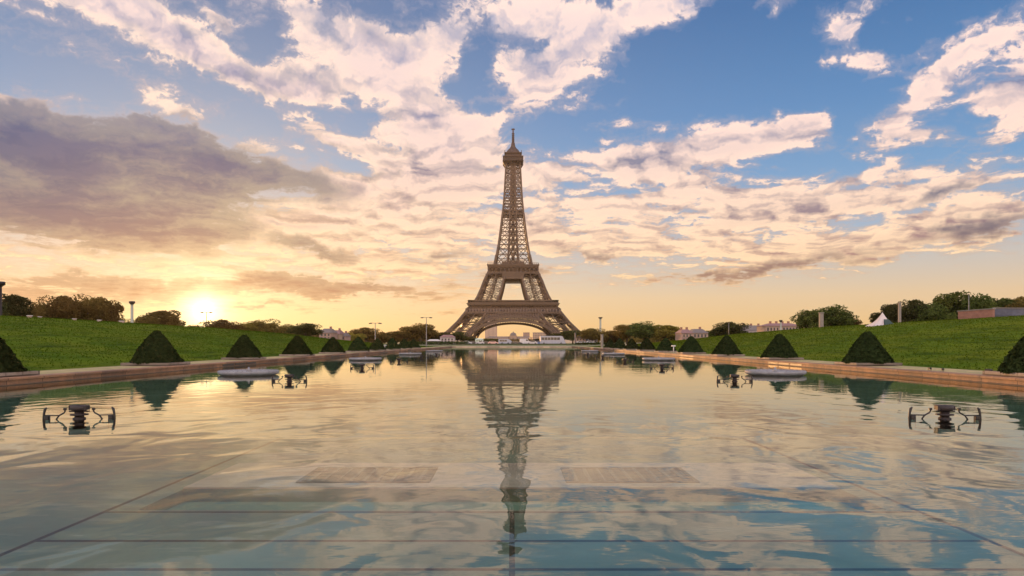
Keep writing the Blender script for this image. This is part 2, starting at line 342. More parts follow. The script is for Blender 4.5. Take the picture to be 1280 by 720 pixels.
def water_mat():
    m, g, out = new_mat('water'); pos = g.n('ShaderNodeNewGeometry').outputs['Position']
    x, y, z = g.sep(pos)
    far = g.mr(y, 8, 30, 0, 1, True)
    swell = g.noise(g.vm('MULTIPLY', pos, (.75, .6, 1)), 1.0, 1.5, .4, .8)
    rip = g.noise(g.vm('MULTIPLY', pos, (.5, 1.5, 1)), 2.1, 3, .55, .4)
    patch = g.mr(g.noise(g.vm('MULTIPLY', pos, (.5, 1, 1)), .14, 2), .42, .62, .25, 1, True)
    fine = g.noise(g.vm('MULTIPLY', pos, (.6, 1.4, 1)), 9, 2, .5)
    h = g.m('ADD', g.m('MULTIPLY', swell, .03), g.m('MULTIPLY', g.m('MULTIPLY', rip, .0100), g.m('MULTIPLY', patch, g.mr(far, 0, 1, .25, 1))))
    h = g.m('ADD', h, g.m('MULTIPLY', g.m('MULTIPLY', fine, .0005), g.m('MULTIPLY', patch, far)))
    h = g.m('MULTIPLY', h, g.mr(y, 9, 30, .9, .2))
    b = g.n('ShaderNodeBump'); b.inputs['Strength'].default_value = 1; b.inputs['Distance'].default_value = WAVE
    g.put(b.inputs['Height'], h)
    fr = g.n('ShaderNodeFresnel'); fr.inputs['IOR'].default_value = 1.5; g.put(fr.inputs['Normal'], b.outputs[0])
    gl = g.n('ShaderNodeBsdfGlossy'); gl.inputs['Roughness'].default_value = .004; g.put(gl.inputs['Normal'], b.outputs[0]); gl.inputs[0].default_value = (1,.96,.88,1)
    tr = g.n('ShaderNodeBsdfTransparent'); tr.inputs[0].default_value = (.84,.95,.88,1)
    mx = g.n('ShaderNodeMixShader'); g.put(mx.inputs[0], fr.outputs[0]); g.put(mx.inputs[1], tr.outputs[0]); g.put(mx.inputs[2], gl.outputs[0])
    g.put(out.inputs[0], mx.outputs[0]); return m
WAVE = 1.05
def floor_mat(name, c, c2):
    m, g, out = new_mat(name); pos = g.n('ShaderNodeNewGeometry').outputs['Position']; p = g.n('ShaderNodeBsdfPrincipled')
    a = g.noise(pos, .35, 5, .6); b = g.noise(pos, 2.5, 6, .7); s = g.noise(g.vm('MULTIPLY', pos, (1, 3, 1)), .8, 4, .7)
    col = g.mix(g.mr(a, .35, .65), c2, c); col = g.mix(g.m('MULTIPLY', g.mr(b, .5, .75), .35), col, (.07, .10, .07)); col = g.mix(g.m('MULTIPLY', g.mr(s, .55, .7), .3), col, (.36, .38, .33))
    g.put(p.inputs['Base Color'], col); p.inputs['Roughness'].default_value = .8; g.put(out.inputs[0], p.outputs[0]); return m
M = dict(
    lawn=lawn_mat(), water=water_mat(),
    earth=mat('earth', (.11,.115,.05), .95, .4, .4, vec='P'),
    path=mat('gravel_path', (.25,.20,.09), .95, .35, 1.1, .6, vec='P', c2=(.12,.115,.05)),
    coping=stone_mat('coping_stone', (.27,.135,.062), (.12,.072,.045)),
    plinth=stone_mat('kerb_stone', (.26,.21,.17), (.15,.12,.095), (1.1,.4), .3),
    floor=floor_mat('pool_floor', (.11,.185,.15), (.07,.13,.108)), slab=floor_mat('pool_slab', (.40,.34,.30), (.28,.25,.22)),
    joint=mat('joint', (.016,.034,.030), .9, .2, 4), trench=floor_mat('trench_wall', (.065,.20,.155), (.045,.15,.115)), grate_bar=mat('grate_bar', (.10,.12,.105), .7, .3, 5), grate_pit=mat('grate_pit', (.035,.060,.050), .9, .3, 5),
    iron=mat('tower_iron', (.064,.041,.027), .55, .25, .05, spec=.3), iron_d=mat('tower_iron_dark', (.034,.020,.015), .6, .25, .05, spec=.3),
    iron_l=mat('tower_gallery_panel', (.20,.15,.11), .6, .15, .2),
    masonry=mat('masonry', (.36,.29,.22), .85, .2, .1),
    black=mat('black_metal', (.022,.02,.02), .45, .4, 12, metal=.5), rust=mat('rusty_metal', (.013,.007,.006), .6, .5, 14, .3),
    grey=mat('grey_metal', (.12,.115,.11), .5, .25, 6, metal=.3), white=mat('white_paint', (.36,.35,.34), .45, .08, 3),
    basin=mat('basin_concrete', (.145,.145,.155), .6, .3, 5, .2), basin_d=mat('basin_underside', (.20,.20,.24), .7, .3, 5),
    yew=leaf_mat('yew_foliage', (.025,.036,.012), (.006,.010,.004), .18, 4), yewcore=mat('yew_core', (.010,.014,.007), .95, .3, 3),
    leaf_a=leaf_mat('foliage_brown_green', (.150,.105,.030), (.050,.042,.014), .4, .5), leaf_b=leaf_mat('foliage_green', (.085,.105,.024), (.024,.034,.012), .35, .5),
    leaf_c=leaf_mat('foliage_dark', (.062,.068,.022), (.018,.022,.010), .3, .5), leaf_d=leaf_mat('foliage_gold', (.20,.15,.03), (.07,.065,.015), .45, .5),
    bark=mat('bark', (.075,.055,.04), .95, .4, 4, .5), grass=leaf_mat('grass_blades', (.058,.094,.006), (.022,.040,.003), .5, .5),
    hedge=leaf_mat('hedge_foliage', (.045,.070,.020), (.018,.030,.010), .2, 1.5),
    plaster=mat('pink_plaster', (.23,.155,.13), .85, .15, .6), plaster_g=mat('grey_plaster', (.25,.22,.22), .85, .15, .6), cream=mat('cream_stone', (.24,.175,.135), .85, .15, .4),
    slate=mat('slate_roof', (.10,.085,.08), .7, .2, 1), purple=mat('purple_roof', (.15,.085,.08), .7, .2, 1), glass=mat('dark_glass', (.025,.03,.04), .15, .2, 2, spec=.6),
    concrete=mat('concrete', (.14,.125,.11), .8, .2, 2, .2), green_metal=mat('grey_green_paint', (.20,.21,.17), .6, .15, 3),
    white_car=mat('white_car_paint', (.32,.32,.34), .25, .05, 2, spec=.6), dark_car=mat('dark_car_paint', (.03,.032,.04), .25, .1, 2, spec=.6), pink_car=mat('rose_car_paint', (.45,.26,.22), .3, .08, 2, spec=.6),
    blue_car=mat('blue_car_paint', (.06,.12,.30), .3, .08, 2, spec=.6), coach=mat('coach_paint', (.20,.215,.26), .3, .06, 1, spec=.6), tyre=mat('tyre_rubber', (.015,.015,.016), .8, .2, 8),
    brick=mat('red_stone_wall', (.19,.095,.07), .85, .3, 2, .4), blue_slate=mat('blue_grey_wall', (.085,.09,.12), .8, .25, 2, .4), canvas=mat('white_canvas', (.36,.32,.31), .8, .06, 2),
    orange=mat('sunlit_orange_stone', (.62,.40,.20), .85, .15, .5), asphalt=mat('asphalt', (.06,.058,.055), .9, .25, 1.5, vec='P'),  # orange: low sunlight put into the block's stone colour
    hut=mat('pale_green_paint', (.42,.50,.42), .6, .1, 2), taupe=mat('tower_block_cladding', (.30,.22,.18), .6, .12, .05))
# ------------------------------------------------------------------ ground, lawns, pool
POOL = 23.0; PY0, PY1 = -6.0, 262.0; STRIP = .34
def crest(y):
    return float(np.interp(y, [-40, 60, 97, 129, 150, 178, 200, 235, 262], [4.75, 4.72, 4.62, 4.30, 3.9, 3.1, 2.5, 1.6, 1.0]))
def sstep(t): t = min(1, max(0, t)); return t*t*(3-2*t)
def height(x, y):
    ax = abs(x); zc = crest(y)
    if ax <= 27.3: h = STRIP
    else:
        t = (ax-27.3)/22.7
        if t < 1.15:
            f = t if t < .8 else .8+.2*math.sin(min(1, (t-.8)/.35)*math.pi/2)
            if t < .12: f = t*t/.12*.5+t*.5
        else: f = 1
        h = STRIP+(zc-STRIP)*f
        h += .09*mnoise.noise(Vector((x*.15, y*.07, 3)))*min(1, t*3)
    far = sstep((y-(PY1+.8))/7)
    h = h*(1-far)+1.0*far
    return h
XL = [23.95, 24.8, 26.2, 27.3, 28, 29, 30, 31.5, 33, 35, 37, 39, 41, 43, 45, 47, 49, 51, 53, 56, 60, 66, 75, 90, 120, 170, 260, 420, 800, 1600, 3400]
YL = [-60, -30, PY0-1]+[i*6.0 for i in range(0, 44)]+[PY1+.9, 264.5, 266.5, 268.5, 271, 276, 285, 300, 340, 400, 520, 700, 1000, 1500, 2200, 3200, 5200]
YL = sorted(set(YL))
def patch(name, xs, ys, m, skip=None):
    b = MB(); nx = len(xs)
    vs = [(x, y, height(x, y)) for y in ys for x in xs]; fs = []
    for j in range(len(ys)-1):
        for i in range(nx-1):
            cx, cy = (xs[i]+xs[i+1])/2, (ys[j]+ys[j+1])/2
            if skip and skip(cx, cy): continue
            fs.append((j*nx+i, j*nx+i+1, (j+1)*nx+i+1, (j+1)*nx+i))
    b.add(vs, fs, 0, True); o = b.build(name, m); o['kind'] = 'structure'; return o
lawn_x = [x for x in XL if 27.3 <= x <= 60]; strip_x = [x for x in XL if x <= 27.3]
lawn_y = [y for y in YL if -30 <= y <= PY1+.9]
for sx in (-1, 1):
    patch('lawn', sorted(sx*x for x in lawn_x), lawn_y, M['lawn'])
    patch('gravel_path', sorted(sx*x for x in strip_x), lawn_y, M['path'])
gx = sorted([-x for x in XL]+XL)
patch('ground', gx, YL, M['earth'], lambda x, y: abs(x) < 60 and -30 < y < PY1+.9)
road = MB(); road.box((-400, 274, .9), (400, 292, 1.012)); o = road.build('road', M['asphalt']); o['kind'] = 'structure'
b = MB(); b.box((-400, 273.7, .9), (400, 273.97, 1.13)); o = b.build('road_kerb', M['concrete']); o['kind'] = 'structure'
# pool shell
wb = MB(); wb.add([(-POOL,PY0,0),(POOL,PY0,0),(POOL,PY1,0),(-POOL,PY1,0)], [(0,1,2,3)]); water = wb.build('water', M['water'], fix=False); water['kind'] = 'structure'
FZ = -.25
fb = MB()   # floor: panels between the joints, with the trench and the raised slab left open
def panel(x0, x1, y0, y1, z=FZ): fb.add([(x0,y0,z),(x1,y0,z),(x1,y1,z),(x0,y1,z)], [(0,1,2,3)])
J = .038
yb = [9.03, 7.72, 6.75, 5.9, 5.0, 4.0]
T0, T1 = 9.15, 10.42
panel(-POOL, -5.4-J, PY0, 16); panel(5.4+J, POOL, PY0, 16); panel(-POOL, POOL, 16+J, PY1)
panel(-5.4+J, 5.4-J, 12.55, 16); panel(-5.4+J, -5.02, T0, 12.55); panel(5.02, 5.4-J, T0, 12.55)
panel(-5.4+J, 5.4-J, 9.03+J, T0)
for k in range(len(yb)-1):
    lo = yb[k+1]+J; hi = yb[k]-J
    panel(-5.4+J, -J*.8, lo, hi); panel(J*.8, 5.4-J, lo, hi)
panel(-5.4+J, 5.4-J, PY0, 4.0-J)
o = fb.build('pool_floor', M['floor'], fix=False); o['kind'] = 'structure'
b = MB(); b.add([(-5.6,PY0,FZ-.02),(5.6,PY0,FZ-.02),(5.6,T0,FZ-.02),(-5.6,T0,FZ-.02)], [(0,1,2,3)]); b.add([(-5.6,T0,FZ-.02),(-5.05,T0,FZ-.02),(-5.05,16.2,FZ-.02),(-5.6,16.2,FZ-.02)], [(0,1,2,3)])
b.add([(5.05,T0,FZ-.02),(5.6,T0,FZ-.02),(5.6,16.2,FZ-.02),(5.05,16.2,FZ-.02)], [(0,1,2,3)]); b.add([(-POOL,15.9,FZ-.03),(POOL,15.9,FZ-.03),(POOL,16.2,FZ-.03),(-POOL,16.2,FZ-.03)], [(0,1,2,3)])
o = b.build('floor_joint', M['joint'], fix=False); o['kind'] = 'structure'
b = MB(); TD = -.44
b.add([(-5.02,T0,TD),(5.02,T0,TD),(5.02,T1,TD),(-5.02,T1,TD)], [(0,1,2,3)])
b.add([(-5.02,T1,TD),(5.02,T1,TD),(5.02,T1,FZ+.005),(-5.02,T1,FZ+.005)], [(0,1,2,3)]); b.add([(-5.02,T0,TD),(5.02,T0,TD),(5.02,T0,FZ),(-5.02,T0,FZ)], [(3,2,1,0)])
for s in (-1, 1): b.add([(s*5.02,T0,TD),(s*5.02,T1,TD),(s*5.02,T1,FZ),(s*5.02,T0,FZ)], [(0,1,2,3)])
o = b.build('floor_trench', M['trench'], fix=False); o['kind'] = 'structure'
b = MB(); b.box((-5.015, T1+.003, FZ-.4), (5.015, 12.545, FZ+.03)); o = b.build('floor_slab', M['slab']); o['kind'] = 'structure'
# coping walls
prof = [(POOL,-.9),(POOL,.02),(POOL+.10,.05),(POOL+.10,.22),(POOL+.02,.24),(POOL+.02,.325),(POOL+.05,STRIP+.015),(POOL+.98,STRIP+.015),(POOL+.98,-.9)]
for s in (-1, 1):
    b = MB(); b.prism([(s*x, z) for x, z in prof], PY0-1, PY1+.9); o = b.build('pool_edge', M['coping']); o['kind'] = 'structure'
b = MB(); b.box((-POOL-.02, PY1, -.9), (POOL+.02, PY1+.9, .36)); o = b.build('pool_edge', stone_mat('end_coping', (.42,.33,.24), (.3,.22,.16), axis='X')); o['kind'] = 'structure'
b = MB(); b.box((-POOL-.02, PY0-1, -.9), (POOL+.02, PY0, .44)); o = b.build('pool_edge', M['plinth']); o['kind'] = 'structure'
# grass tufts on the lawns: nobody could count them
def tufts(n, sx):
    y = 24+(RNG.random(n)**1.5)*215; x = 27.6+RNG.random(n)*30
    P = np.array([(sx*a, q, height(sx*a, q)) for a, q in zip(x, y)])
    k = .7+y/140; hgt = (.035+.045*RNG.random(n))*k; wd = (.02+.02*RNG.random(n))*k
    th = RNG.random(n)*math.pi; lean = (RNG.random((n,2))-.5)*.8
    u = np.stack([np.cos(th)*wd, np.sin(th)*wd, np.zeros(n)], 1); v = np.stack([lean[:,0]*hgt, lean[:,1]*hgt, hgt], 1)*.5
    me = quad_mesh('grass', P+v*.9, u, v, M['grass'])
    o = bpy.data.objects.new('grass', me); COL.objects.link(o)
    tag(o, 'short green grass blades on the %s sloping lawn' % ('left' if sx < 0 else 'right'), 'grass', kind='stuff')
tufts(60000, -1); tufts(60000, 1)
# ------------------------------------------------------------------ the tower
TD_ = 1000.0
def Wof(hw): return hw*TD_/(F+hw)
def zof(y, hw): return CAM_H+(HY-y)*(TD_-Wof(hw))/F
def table(rows):
    r = [(zof(y, o), Wof(o), Wof(i)*(TD_-Wof(o))/(TD_-Wof(i)) if i else 0) for y, o, i in rows]; r.sort(); return np.array(r)
LOW = table([(424,93.5,62),(412,79.5,50.5),(405,72,43.5),(398,65.5,37.5),(390,59.5,33),(382,53,26)])
UPP = table([(382,51.5,23),(375,46.5,19),(362,40.5,14.8),(350,36,11.8),(340,31,9.4),(333,27.5,8)])
SHA = table([(333,24,8),(329,23,7.4),(310,19.2,6.2),(290,16.2,5.2),(265,13.2,4.4),(250,11.7,3.8),(240,11,3.5),(205,9,2.8),(200,8.8,2.7)])
def wz(T, z, k): return float(np.interp(z, T[:,0], T[:,k]))
tower = empty('lattice_tower', (1.6, TD_, height(0, TD_)), 'tall brown lattice iron tower with four legs, arches and three platforms, rising behind the pool', 'tower')
TZ = Vector((0, 0, -height(0, TD_)))
def tbuild(b, name, m=None):
    b.v = [tuple(Vector(p)+TZ) for p in b.v]; return b.build(name, m or M['iron'], tower)
def brace(b, a0, a1, c0, c1, t, n=1):
    """X bracing between edges a0-a1 and c0-c1, n crossings across"""
    a0, a1, c0, c1 = map(Vector, (a0, a1, c0, c1))
    for i in range(n):
        p0 = a0.lerp(c0, i/n); q0 = a0.lerp(c0, (i+1)/n); p1 = a1.lerp(c1, i/n); q1 = a1.lerp(c1, (i+1)/n)
        b.bar(p0, q1, t); b.bar(q0, p1, t)
def leg(b, T, z0, z1, n, sx, sy, tc, tb, ncross=1):
    zs = [z0+(z1-z0)*(k/n) for k in range(n+1)]
    def c(z):
        o, i = wz(T, z, 1), wz(T, z, 2)
        return [Vector((sx*o, sy*o, z)), Vector((sx*i, sy*o, z)), Vector((sx*i, sy*i, z)), Vector((sx*o, sy*i, z))]
    for k in range(n):
        A, B = c(zs[k]), c(zs[k+1])
        for m in range(4):
            q = (m+1) % 4
            b.bar(A[m], B[m], tc); b.bar(B[m], B[q], tb*1.25)
            brace(b, A[m], B[m], A[q], B[q], tb, ncross)
            b.bar(A[m].lerp(A[q], .5), B[m].lerp(B[q], .5), tb*1.3)
zg, zl1 = float(LOW[0,0])-10, float(LOW[-1,0])
for sx in (-1, 1):
    for sy in (-1, 1):
        b = MB(); leg(b, LOW, float(LOW[0,0]), zl1, 4, sx, sy, 2.7, .62)
        tb_ = tbuild(b, 'leg')
        o, i = LOW[0,1]+3, LOW[0,2]-3; pb = MB()
        x0, x1 = sorted((sx*o, sx*i)); y0, y1 = sorted((sy*o, sy*i)); zb = float(LOW[0,0])
        pb.box((x0, y0, height(0, TD_)-1), (x1, y1, zb)); pb.v = [tuple(Vector(p)+TZ) for p in pb.v]; pb.build('masonry_pier', M['masonry'], tb_)
# arches and the lattice above them, one on each face
ya, yfr = 400.6, 381.5
def facept(face, u, z, off=0.0):      # u along the face, on the sloping plane of the outer chords
    w = wz(LOW, z, 1)+off
    return {0: Vector((u, -w, z)), 1: Vector((w, u, z)), 2: Vector((-u, w, z)), 3: Vector((-w, -u, z))}[face]
zap = zof(400.6, 65); za0 = zof(422.6, 80); AW = Wof(52)*1.0; AH = zap-za0
rt = 5.2
for face in range(4):
    b = MB(); N = 44; inn = []; outr = []; sp = []
    ztop = zof(382, 57)
    for k in range(N+1):
        t = math.pi*(k/N)*.94+math.pi*.03
        ci, si = math.cos(t), math.sin(t)
        inn.append(facept(face, -AW*ci, za0+AH*si)); outr.append(facept(face, -(AW+rt*1.1)*ci, za0+(AH+rt)*si))
    for k in range(N):
        b.bar(inn[k], inn[k+1], 2.4, 3.5); b.bar(outr[k], outr[k+1], 2.2, 3.0); b.bar(inn[k], outr[k], .8)
    tbuild(b, 'arch')
    b = MB(); half = wz(LOW, ztop, 2)+9; n = 22; rows = 3
    for k in range(n):       # spandrel lattice between arch and frieze
        u0, u1 = -half+2*half*k/n, -half+2*half*(k+1)/n
        def zlow(u):
            q = min(1, abs(u)/(AW+rt*1.1)); return max(za0+(AH+rt)*math.sqrt(max(0, 1-q*q)), za0+AH*.42)
        for r in range(rows):
            f0, f1 = r/rows, (r+1)/rows
            P = lambda u, f: facept(face, u, zlow(u)+(ztop-zlow(u))*f, -.4)
            brace(b, P(u0,f0), P(u0,f1), P(u1,f0), P(u1,f1), .85); b.bar(P(u0,f1), P(u1,f1), 1.3); b.bar(P(u0,f0), P(u0,f1), 1.0)
    # dotted frieze: a row of roundels made as short posts between two rails
    za, zb = zof(390.4, 60), zof(386.6, 58); L = wz(LOW, za, 1)
    bk = MB(); bk.add([facept(face, -L, za, -1.6), facept(face, L, za, -1.6), facept(face, L, zb, -1.6), facept(face, -L, zb, -1.6)], [(0,1,2,3)]); tbuild(bk, 'frieze_hole_shade', M['black'])  # black sheet added for the shade inside the frieze holes
    for k in range(32):
        u = -L+2*L*(k+.5)/32; b.bar(facept(face, u, za, .6), facept(face, u, zb, .6), 2.3)
    b.bar(facept(face, -L, za, .7), facept(face, L, za, .7), 1.7, 2.0); b.bar(facept(face, -L, zb, .7), facept(face, L, zb, .7), 1.7, 2.0)
    zc, zd = zof(386.6, 58), zof(382, 57)
    b2 = MB(); n = 34
    Lc = wz(LOW, zd, 1)
    p = [facept(face, -L, zc, -.9), facept(face, L, zc, -.9), facept(face, Lc, zd, -.9), facept(face, -Lc, zd, -.9)]; b.add(p, [(0,1,2,3)])
    for k in range(n+1):
        f = k/n*2-1; b.bar(facept(face, f*L, zc, .3), facept(face, f*Lc, zd, .3), 1.3)
    tbuild(b, 'spandrel')
# first platform
W1 = Wof(57.2); z1a, z1b, z1c = zof(381.6, 57), zof(379.8, 57), zof(375.4, 57)
plat = MB(); plat.box((-W1, -W1, z1a), (W1, W1, z1b)); plat.box((-W1-1.2, -W1-1.2, z1b), (W1+1.2, W1+1.2, z1b+.9))
p1 = tbuild(plat, 'first_platform')
def sub(b, name, m, par): b.v = [tuple(Vector(p)+TZ) for p in b.v]; return b.build(name, m, par)
b = MB()
for s in range(4):
    Rz = Matrix.Rotation(s*math.pi/2, 4, 'Z')
    b.box((-W1+.3, -W1+.3, z1c-.9), (W1-.3, -W1+9, z1c+.5), M=Rz)
    for k in range(41):
        u = -W1+1.2+(2*W1-2.4)*k/40; b.box((u-.4, -W1+.6, z1b+.9), (u+.4, -W1+1.4, z1c-.9), M=Rz)
    b.box((-W1+.2, -W1+.35, z1b+.9), (W1-.2, -W1+.55, z1b+2.1), M=Rz)
sub(b, 'gallery', M['iron'], p1)
for s in range(4):
    Rz = Matrix.Rotation(s*math.pi/2, 4, 'Z'); b = MB(); b.box((-W1*.36, -W1+9.5, z1b+.92), (W1*.36, -W1+20, z1c-.2), M=Rz); sub(b, 'pavilion', M['iron_l'], p1)
    for q in (-1, 1):
        x0, x1 = sorted((q*W1*.37, q*W1*.94)); b = MB(); b.box((x0, -W1+9.2, z1b+.9), (x1, -W1+9.6, z1c-1), M=Rz); sub(b, 'rear_wall', M['iron_d'], p1)
# upper legs
for sx in (-1, 1):
    for sy in (-1, 1):
        b = MB(); leg(b, UPP, z1b+.9, float(UPP[-1,0]), 5, sx, sy, 2.3, .62); tbuild(b, 'upper_leg')
# second platform
W2 = Wof(32); z2a, z2b = zof(333.2, 32), zof(330.6, 32)
b = MB(); b.box((-W2, -W2, z2a), (W2, W2, z2a+2.0)); b.box((-W2-.9, -W2-.9, z2b-.6), (W2+.9, W2+.9, z2b+.4))
for s in range(4):
    Rz = Matrix.Rotation(s*math.pi/2, 4, 'Z')
    for k in range(25): u = -W2+.5+(2*W2-1)*k/24; b.box((u-.25, -W2+.1, z2b+.4), (u+.25, -W2+.5, z2b+2.2), M=Rz)
    b.box((-W2, -W2+.05, z2b+1.9), (W2, -W2+.45, z2b+2.5), M=Rz)
p2 = tbuild(b, 'second_platform')
b = MB()       # arcaded band under it, then the beam that ties the legs
zq0, zq1 = zof(340.5, 31), z2a
for s in range(4):
    Rz = Matrix.Rotation(s*math.pi/2, 4, 'Z'); w0, w1 = wz(UPP, zq0, 1), wz(UPP, zq1, 1)
    for k in range(13):
        u = -1+2*k/12; b.bar(Rz @ Vector((u*w0, -w0-.4, zq0)), Rz @ Vector((u*w1, -w1-.4, zq1)), 1.2)
        if k < 12:
            um = u+1/12
            for j in range(6):
                t0, t1 = math.pi*j/6, math.pi*(j+1)/6
                f = lambda t: Rz @ Vector(((um-math.cos(t)/12*.85)*w0, -w0-.4, zq0+(zq1-zq0)*(.45+.45*math.sin(t)))); b.bar(f(t0), f(t1), .9)
    b.bar(Rz @ Vector((-w0, -w0-.3, zq0)), Rz @ Vector((w0, -w0-.3, zq0)), 1.8); b.bar(Rz @ Vector((-w1, -w1, zq1-.5)), Rz @ Vector((w1, -w1, zq1-.5)), 2.0)
    wm = (w0+w1)/2; b.box((-w0+1, -wm+1.8, zq0), (w0-1, -wm+2.2, zq1), M=Rz)
sub(b, 'arcade', M['iron'], p2)
b = MB(); zt0, zt1 = zof(348.5, 35), zq0
for s in range(4):
    Rz = Matrix.Rotation(s*math.pi/2, 4, 'Z'); w0 = wz(UPP, zt0, 1); u = Wof(13)
    b.box((-u, -w0+.5, zt0+2.2), (u, -w0+1.2, zt1), M=Rz); b.bar(Rz @ Vector((-u, -w0, zt0+1)), Rz @ Vector((u, -w0, zt0+1)), 2.0)
    for k in range(9): x = -u+2*u*k/8; b.bar(Rz @ Vector((x, -w0+.3, zt0+1)), Rz @ Vector((x, -w0+.3, zt1)), .9)
    tbuild(b, 'tie_beam'); b = MB()
# shaft above the second platform
b = MB(); zs = [float(SHA[0,0])]
while zs[-1] < SHA[-1,0]-4:
    zs.append(zs[-1]+max(5.0, wz(SHA, zs[-1], 1)*.62))
zs[-1] = float(SHA[-1,0])
for k in range(len(zs)-1):
    za, zb = zs[k], zs[k+1]; oa, ob, ia, ib = wz(SHA, za, 1), wz(SHA, zb, 1), wz(SHA, za, 2), wz(SHA, zb, 2)
    tc = 2.4 if za < 180 else 2.0; dense = zb > zof(265, 13)
    for s in range(4):
        Rz = Matrix.Rotation(s*math.pi/2, 4, 'Z'); P = lambda u, w, z: Rz @ Vector((u, -w, z))
        b.bar(P(-oa, oa, za), P(-ob, ob, zb), tc); b.bar(P(-ia, oa, za), P(-ib, ob, zb), 1.3); b.bar(P(ia, oa, za), P(ib, ob, zb), 1.3)
        for q in (-1, 1): brace(b, P(q*oa, oa, za), P(q*ob, ob, zb), P(q*ia, oa, za), P(q*ib, ob, zb), (.78 if not dense else .7), 1)
        brace(b, P(-ia, oa, za), P(-ib, ob, zb), P(ia, oa, za), P(ib, ob, zb), 1.0, 2)
        b.bar(P(-ob, ob, zb), P(ob, ob, zb), 1.2); zm = (za+zb)/2; om = (oa+ob)/2
        b.bar(P(-om, om, zm), P(om, om, zm), .7)
tbuild(b, 'shaft')
b = MB(); zc0 = zs[0]
for k in range(len(zs)-1):
    za, zb = zs[k], zs[k+1]; ia, ib = wz(SHA, za, 2)*.8, wz(SHA, zb, 2)*.8
    for s in range(4):
        Rz = Matrix.Rotation(s*math.pi/2, 4, 'Z'); P = lambda u, w, z: Rz @ Vector((u, -w, z))
        b.bar(P(-ia, ia, za), P(-ib, ib, zb), 1.1); brace(b, P(-ia, ia, za), P(-ib, ib, zb), P(ia, ia, za), P(ib, ib, zb), .8, 2); b.bar(P(0, ia, za), P(0, ib, zb), 1.2)
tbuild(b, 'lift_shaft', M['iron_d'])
b = MB(); zi = zof(265, 13.3); wi = Wof(13.6); b.box((-wi, -wi, zi-3.2), (wi, wi, zi-1.2)); b.box((-wi*.96, -wi*.96, zi+1), (wi*.96, wi*.96, zi+2.2)); b.box((-wi*.5, -wi*.5, zi-1.2), (wi*.5, wi*.5, zi+1)); tbuild(b, 'landing')
zi = zof(326.5, 23); wi = Wof(22.7); 
for s in range(4):
    Rz = Matrix.Rotation(s*math.pi/2, 4, 'Z'); b = MB(); b.box((-wi*.62, -wi+.6, z2b+.4), (wi*.62, -wi+3, zi), M=Rz); tbuild(b, 'kiosk')
# top
wt = Wof(12.6); za, zb = zof(202, 12), zof(194.5, 12)
b = MB(); w9 = Wof(9)
for s in range(4):
    Rz = Matrix.Rotation(s*math.pi/2, 4, 'Z')
    for k in range(9): u = -1+2*k/8; b.bar(Rz @ Vector((u*w9, -w9, za-5)), Rz @ Vector((u*wt, -wt, za+2.5)), 1.1)
b.box((-wt, -wt, za+1.5), (wt, wt, za+3)); b.box((-wt+.9, -wt+.9, za+3), (wt-.9, wt-.9, zb-1.2)); b.box((-wt-.3, -wt-.3, zb-1.2), (wt+.3, wt+.3, zb))
for s in range(4):
    Rz = Matrix.Rotation(s*math.pi/2, 4, 'Z')
    for k in range(15): u = -wt+2*wt*k/14; b.box((u-.2, -wt+.2, za+3), (u+.2, -wt+.5, zb-1.2), M=Rz)
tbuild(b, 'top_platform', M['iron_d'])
b = MB(); w10 = Wof(10.4); zc = zof(187, 10)
b.box((-w10+1, -w10+1, zb), (w10-1, w10-1, zb+4.5)); b.box((-w10-.6, -w10-.6, zb+4.5), (w10+.6, w10+.6, zb+5.6))
for a in (-1, 1):
    for c in (-1, 1): b.bar((a*w10, c*w10, zb+5.6), (a*w10, c*w10, zb+8.4), .8)
b.lathe([(w10*.95, zb+5.6-0), (w10*.70, zof(185.6, 9)), (w10*.42, zof(184, 5)), (w10*.27, zof(182, 3)), (w10*.2, zof(178, 2))], 12, smooth=False)
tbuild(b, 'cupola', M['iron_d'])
b = MB(); zt = zof(160, 1); z0 = zof(180, 2)
b.tube([(0,0,z0), (0,0,z0+(zt-z0)*.35), (0,0,z0+(zt-z0)*.4), (0,0,zt-2.4)], [1.9, 1.5, 1.1, .95], 8); b.bar((-2.4,0,zt-1.6), (2.4,0,zt-1.6), 1.5, 1.8); b.tube([(0,0,zt-2.4), (0,0,zt)], .5, 6)
for k in range(5): b.box((-1.9, -1.9, z0+3+k*3.0), (1.9, 1.9, z0+4.2+k*3.0))
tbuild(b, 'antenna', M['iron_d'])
# ------------------------------------------------------------------ clipped yew cones along both banks
def yew_mesh(seed):
    r = np.random.default_rng(seed); n = 11000; Rr, H = 1.56, 2.25
    t = 1-np.sqrt(r.random(n)*.985+.002); a = r.random(n)*2*np.pi
    rad = Rr*(1-t)**.80*(1+.03*np.sin(a*2+seed*2)+.035*np.sin(a*5+t*7+seed)+.02*np.sin(a*11+t*17))
    rad = rad*(1+r.normal(0,.035,n))+.03*r.random(n); 
    C = np.stack([rad*np.cos(a), rad*np.sin(a), t*H*(1+r.normal(0,.006,n))+.02], 1)
    nrm = np.stack([np.cos(a)*.8, np.sin(a)*.8, np.full(n,.6)], 1)+r.normal(0,.45,(n,3)); nrm /= np.linalg.norm(nrm,axis=1)[:,None]
    u = np.cross(nrm, r.normal(0,1,(n,3))); u /= np.linalg.norm(u,axis=1)[:,None]; v = np.cross(nrm, u)
    s = (.035+.05*r.random(n))[:,None]
    me = quad_mesh('foliage', C, u*s, v*s*1.5, M['yew'])
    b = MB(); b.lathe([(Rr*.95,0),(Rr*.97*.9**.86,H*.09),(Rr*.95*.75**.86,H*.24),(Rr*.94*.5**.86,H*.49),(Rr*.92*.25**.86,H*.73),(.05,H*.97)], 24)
    return me, b
protos = []
